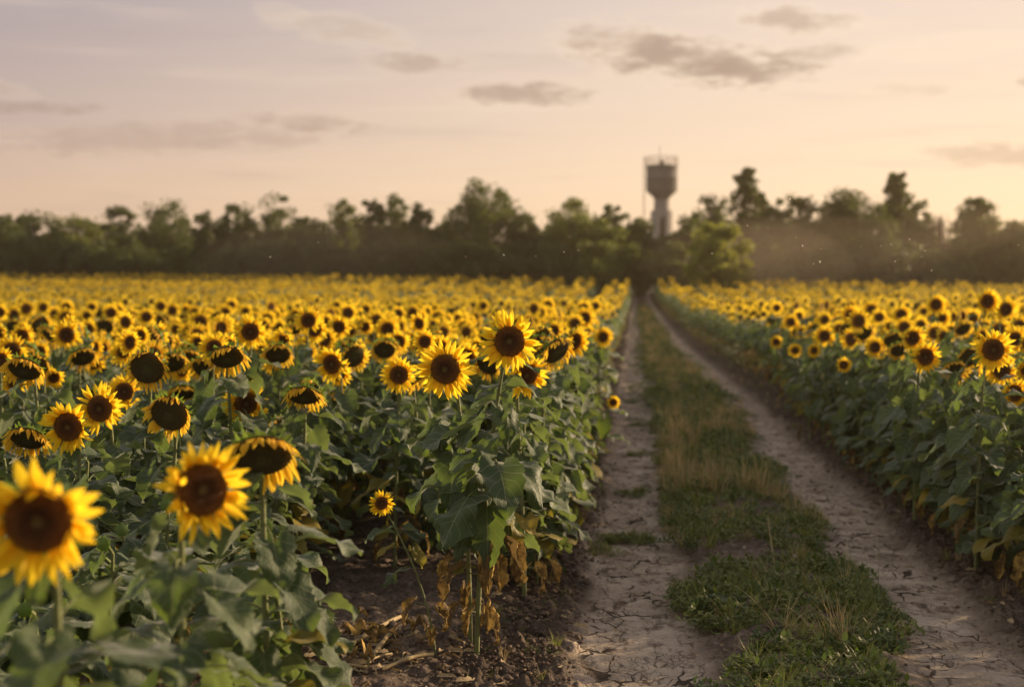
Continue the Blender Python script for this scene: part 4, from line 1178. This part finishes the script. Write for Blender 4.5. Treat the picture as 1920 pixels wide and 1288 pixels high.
for n, tdef in enumerate(TREES):
    px, top, hw, kind, lab = tdef[:5]
    Y = treeline_y(px) + rnd.uniform(0, 7) + (6 if kind == 'poplar' else 0)
    tree(px, top, hw * (1.28 if kind in ('round', 'open') else 1.1), Y, kind, lab, name={'poplar': 'poplar_tree', 'bare': 'dead_tree'}.get(kind, 'tree'), seed=n + 1, leafm=M_TREE2 if len(tdef) > 5 else M_TREE, low={'oak': .22, 'open': .16, 'poplar': .06}.get(kind, .06))
BACK = [(p, t + 14) for p, t in [(40, 412), (110, 408), (190, 404), (262, 400), (345, 408), (415, 402), (478, 396), (546, 404), (612, 404), (676, 402), (765, 400), (835, 396), (975, 404), (1035, 402), (1112, 396), (1165, 404), (1300, 398), (1365, 392), (1420, 398), (1480, 392), (1545, 388), (1620, 392), (1700, 396), (1765, 428), (1800, 410), (1870, 404), (1925, 402)]]
for n, (px, top) in enumerate(BACK):
    tree(px, top, 50, treeline_y(px) + rnd.uniform(9, 14), 'round' if n % 3 else 'open', 'lower tree of the second rank, half hidden behind the front trees', group='trees of the second rank', seed=120 + n, low=.04)
# just outside the frame on both sides
for n, px in enumerate((-60, -140, -230, -330, -440, 1975, 2050, 2140, 2230)):
    tree(px, 385 + 15 * (n % 2), 55, treeline_y(px) + n % 3, 'round', 'tree continuing the line beyond the picture edge', group='trees beyond the picture edges', seed=80 + n)
# bushes and undergrowth in front of the trunks
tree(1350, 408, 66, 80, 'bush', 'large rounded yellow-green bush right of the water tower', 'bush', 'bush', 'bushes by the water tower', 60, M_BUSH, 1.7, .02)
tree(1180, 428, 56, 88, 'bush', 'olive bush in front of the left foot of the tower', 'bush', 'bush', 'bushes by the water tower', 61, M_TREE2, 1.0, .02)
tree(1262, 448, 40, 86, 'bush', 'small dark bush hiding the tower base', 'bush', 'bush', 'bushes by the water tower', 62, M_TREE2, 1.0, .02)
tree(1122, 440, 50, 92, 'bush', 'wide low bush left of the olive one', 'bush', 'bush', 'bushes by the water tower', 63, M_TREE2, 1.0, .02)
for n in range(50):
    px = -90 + n * 43 + rnd.uniform(-10, 10)
    tree(px, rnd.uniform(436, 470), rnd.uniform(42, 58), treeline_y(px) + rnd.uniform(-2.5, 3), 'bush', 'dark undergrowth shrub under the tree line', 'shrub', 'shrub', 'undergrowth shrubs under the tree line', 200 + n, M_TREE, .8, 0.0)

# ------------------------------------------------------------------ water tower
def tower():
    Y = 150.0; k = Y / FPX; g = gz(0, Y)
    c = at(1240.5, 400, Y); root = empty('water_tower', (c.x, Y, g), 'grey concrete water tower with a wide tank on a narrow shaft', 'water tower')
    zz = lambda py: at(1240, py, Y).z - g
    pale = simple('pale rendered shaft', (.15, .14, .135), (.21, .195, .185), .9, .9, bump=.3); conc = simple('weathered concrete', (.075, .073, .075), (.125, .120, .122), .9, .9, bump=.3); dark = simple('dark sheet roof', (.035, .03, .028), (.06, .05, .045), 3, .8)
    rust = simple('rusty iron', (.14, .085, .05), (.22, .14, .09), 4, .8); slot_shade = simple('painted slot shade', (.02, .017, .015), (.03, .026, .022), 4, .9)
    def lt(name, prof, m, parent=root, kk=28):
        mb = MB(); mb.add(*lathe(prof, kk)); return link(name, mb.mesh(name, [m]), parent)
    sh = lt('shaft', [(20.5 * k, -.2), (20.5 * k, zz(397)), (14.5 * k, zz(393)), (14.2 * k, zz(366))], pale)
    mb = MB()
    for pz in (478, 455, 425): pass
    V, F = box(-4.2 * k, 4.2 * k, -20.8 * k - .05, -19.6 * k, zz(462), zz(412)); mb.add(V, F); V, F = box(-3.4 * k, 3.4 * k, -20.8 * k - .05, -19.6 * k, zz(411.5), zz(408)); mb.add(V, F)
    link('window_slot', mb.mesh('window_slot', [slot_shade], False), sh)  # solid near-black box; the shade of the opening is put into its colour
    lt('tank', [(14.6 * k, zz(374)), (15.5 * k, zz(371)), (28.6 * k, zz(359)), (29.2 * k, zz(357.5)), (29.2 * k, zz(336)), (29.6 * k, zz(335.5)), (29.6 * k, zz(333)), (29.2 * k, zz(332.5)), (29.2 * k, zz(312))], conc)
    rf = lt('roof', [(28.0 * k, zz(314)), (30.6 * k, zz(313)), (30.6 * k, zz(311)), (8 * k, zz(308)), (.01, zz(307))], dark)
    lt('vent', [(3.2 * k, zz(308)), (3.2 * k, zz(303)), (4 * k, zz(303)), (2 * k, zz(301)), (.01, zz(300))], dark, rf, 12)
    mb = MB()
    for a in range(14):
        t = a / 14 * 6.283; x, y = 29.2 * k * math.cos(t), 29.2 * k * math.sin(t); mb.add(*tube(np.array([(x, y, zz(312)), (x, y, zz(303)), (x, y, zz(294))]), .028, 4))
    for pz in (294.5, 303):
        th = np.linspace(0, 6.283, 29); mb.add(*tube(np.stack([29.2 * k * np.cos(th), 29.2 * k * np.sin(th), 0 * th + zz(pz)], 1), .026, 4))
    link('railing', mb.mesh('railing', [rust]), root)
    mb = MB(); mb.add(*tube(np.array([(-4 * k, 0, zz(309)), (-4 * k, 0, zz(290)), (-4 * k, 0, zz(272))]), .03, 4)); link('antenna', mb.mesh('antenna', [rust]), root)
    mb = MB()
    for s in (-.22, .22): mb.add(*tube(np.array([(-33 * k, s, 0), (-33 * k, s, zz(400)), (-33 * k, s, zz(294))]), .03, 4))
    for z in np.arange(.4, zz(296), .35): mb.add(*tube(np.array([(-33 * k, -.22, z), (-33 * k, 0, z), (-33 * k, .22, z)]), .018, 4))
    for pz in (300, 318, 350): mb.add(*tube(np.array([(-33 * k, 0, zz(pz)), (-31 * k, 0, zz(pz)), (-27.9 * k, 0, zz(pz))]), .022, 4))
    link('ladder', mb.mesh('ladder', [rust]), root)


tower()

# ------------------------------------------------------------------ insects lit by the low sun
M_WING = simple('pale insect', (.75, .68, .55), (.85, .78, .65), 10, .5, .5, (.95, .9, .75))
def insect_mesh():
    mb = MB(); V, F, uv = lathe([(.0002, -.004), (.0011, -.002), (.0013, .001), (.0009, .003), (.0002, .0042)], 6); mb.add(V[:, [2, 0, 1]], F, uv); body = mb
    t = np.linspace(0, 1, 4); w = MB()
    for s in (-1, 1):
        d = np.repeat(np.array([[.25, s * .9, .55]]), 4, 0); d /= np.linalg.norm(d, axis=1)[:, None]
        w.add(*blade_strip(np.array([0, 0, .0012]), d, .0075, .0022, np.array([1., 0, 0]), 4, 3, np.array([.3, .9, 1, .3])))
    return body.mesh('insect_body', [M_WING]), w.mesh('wings', [M_WING])


IB, IW = insect_mesh()
BUGS = [(507, 483), (597, 455), (873, 482), (945, 479), (1005, 481), (1057, 473), (1085, 470), (1069, 445), (1401, 424), (1505, 462), (1525, 495), (1540, 467), (1538, 492), (1615, 463), (1652, 462), (1671, 459), (1678, 491), (1684, 487), (1705, 450), (1728, 482), (1747, 508), (1735, 471), (1910, 460), (1335, 476), (1482, 374), (1493, 446)]
for n, (px, py) in enumerate(BUGS):
    p = at(px, py, 6.6 + 1.2 * ((n * 37) % 10) / 10)
    o = link('insect', IB); o.location = p; o.rotation_euler = (rnd.uniform(-.5, .5), rnd.uniform(-.5, .5), rnd.uniform(0, 6.28)); o.scale = (.75 + .35 * (n % 3 == 0),) * 3
    tag(o, 'tiny sunlit insect hovering in front of the dark trees', 'insect', 'insects hovering over the field')
    link('wings', IW, o)

# ------------------------------------------------------------------ haze and drifting dust
def volume(name, me, dens, col, g, label):
    m = bpy.data.materials.new(name); m.use_nodes = True; T = NT(m.node_tree)
    v = T.n('ShaderNodeVolumePrincipled', {'Color': (*col, 1), 'Density': dens, 'Anisotropy': g})
    out = T.n('ShaderNodeOutputMaterial'); T.t.links.new(v.outputs[0], out.inputs['Volume'])
    me.materials.clear(); me.materials.append(m)
    return tag(link(name, me), label, None, None, 'stuff')


mb = MB(); mb.add(*box(-345, 345, -32, 425, -2.0, 16.5))
volume('haze', mb.mesh('haze', [], False), .0006, (.95, .77, .53), .68, 'warm evening haze over the whole field')
for (px, py, Y, a, b, c) in ((1440, 500, 80, 5, 4, 2.6), (1500, 500, 84, 10, 4, 3.2), (1850, 498, 82, 9, 4, 3.6), (620, 498, 98, 10, 5, 3.2)):
    ce = at(px, py, Y); V, F, uv = lathe([(.002, -1), (.5, -.86), (.86, -.5), (1, 0), (.86, .5), (.5, .86), (.002, 1)], 20)
    mb = MB(); mb.add(V * np.array([a, b, c]), F); o = volume('dust_cloud', mb.mesh('dust_cloud', [], True), .0095, (.95, .78, .60), .6, 'pale dust drifting low before the trees'); o.location = ce
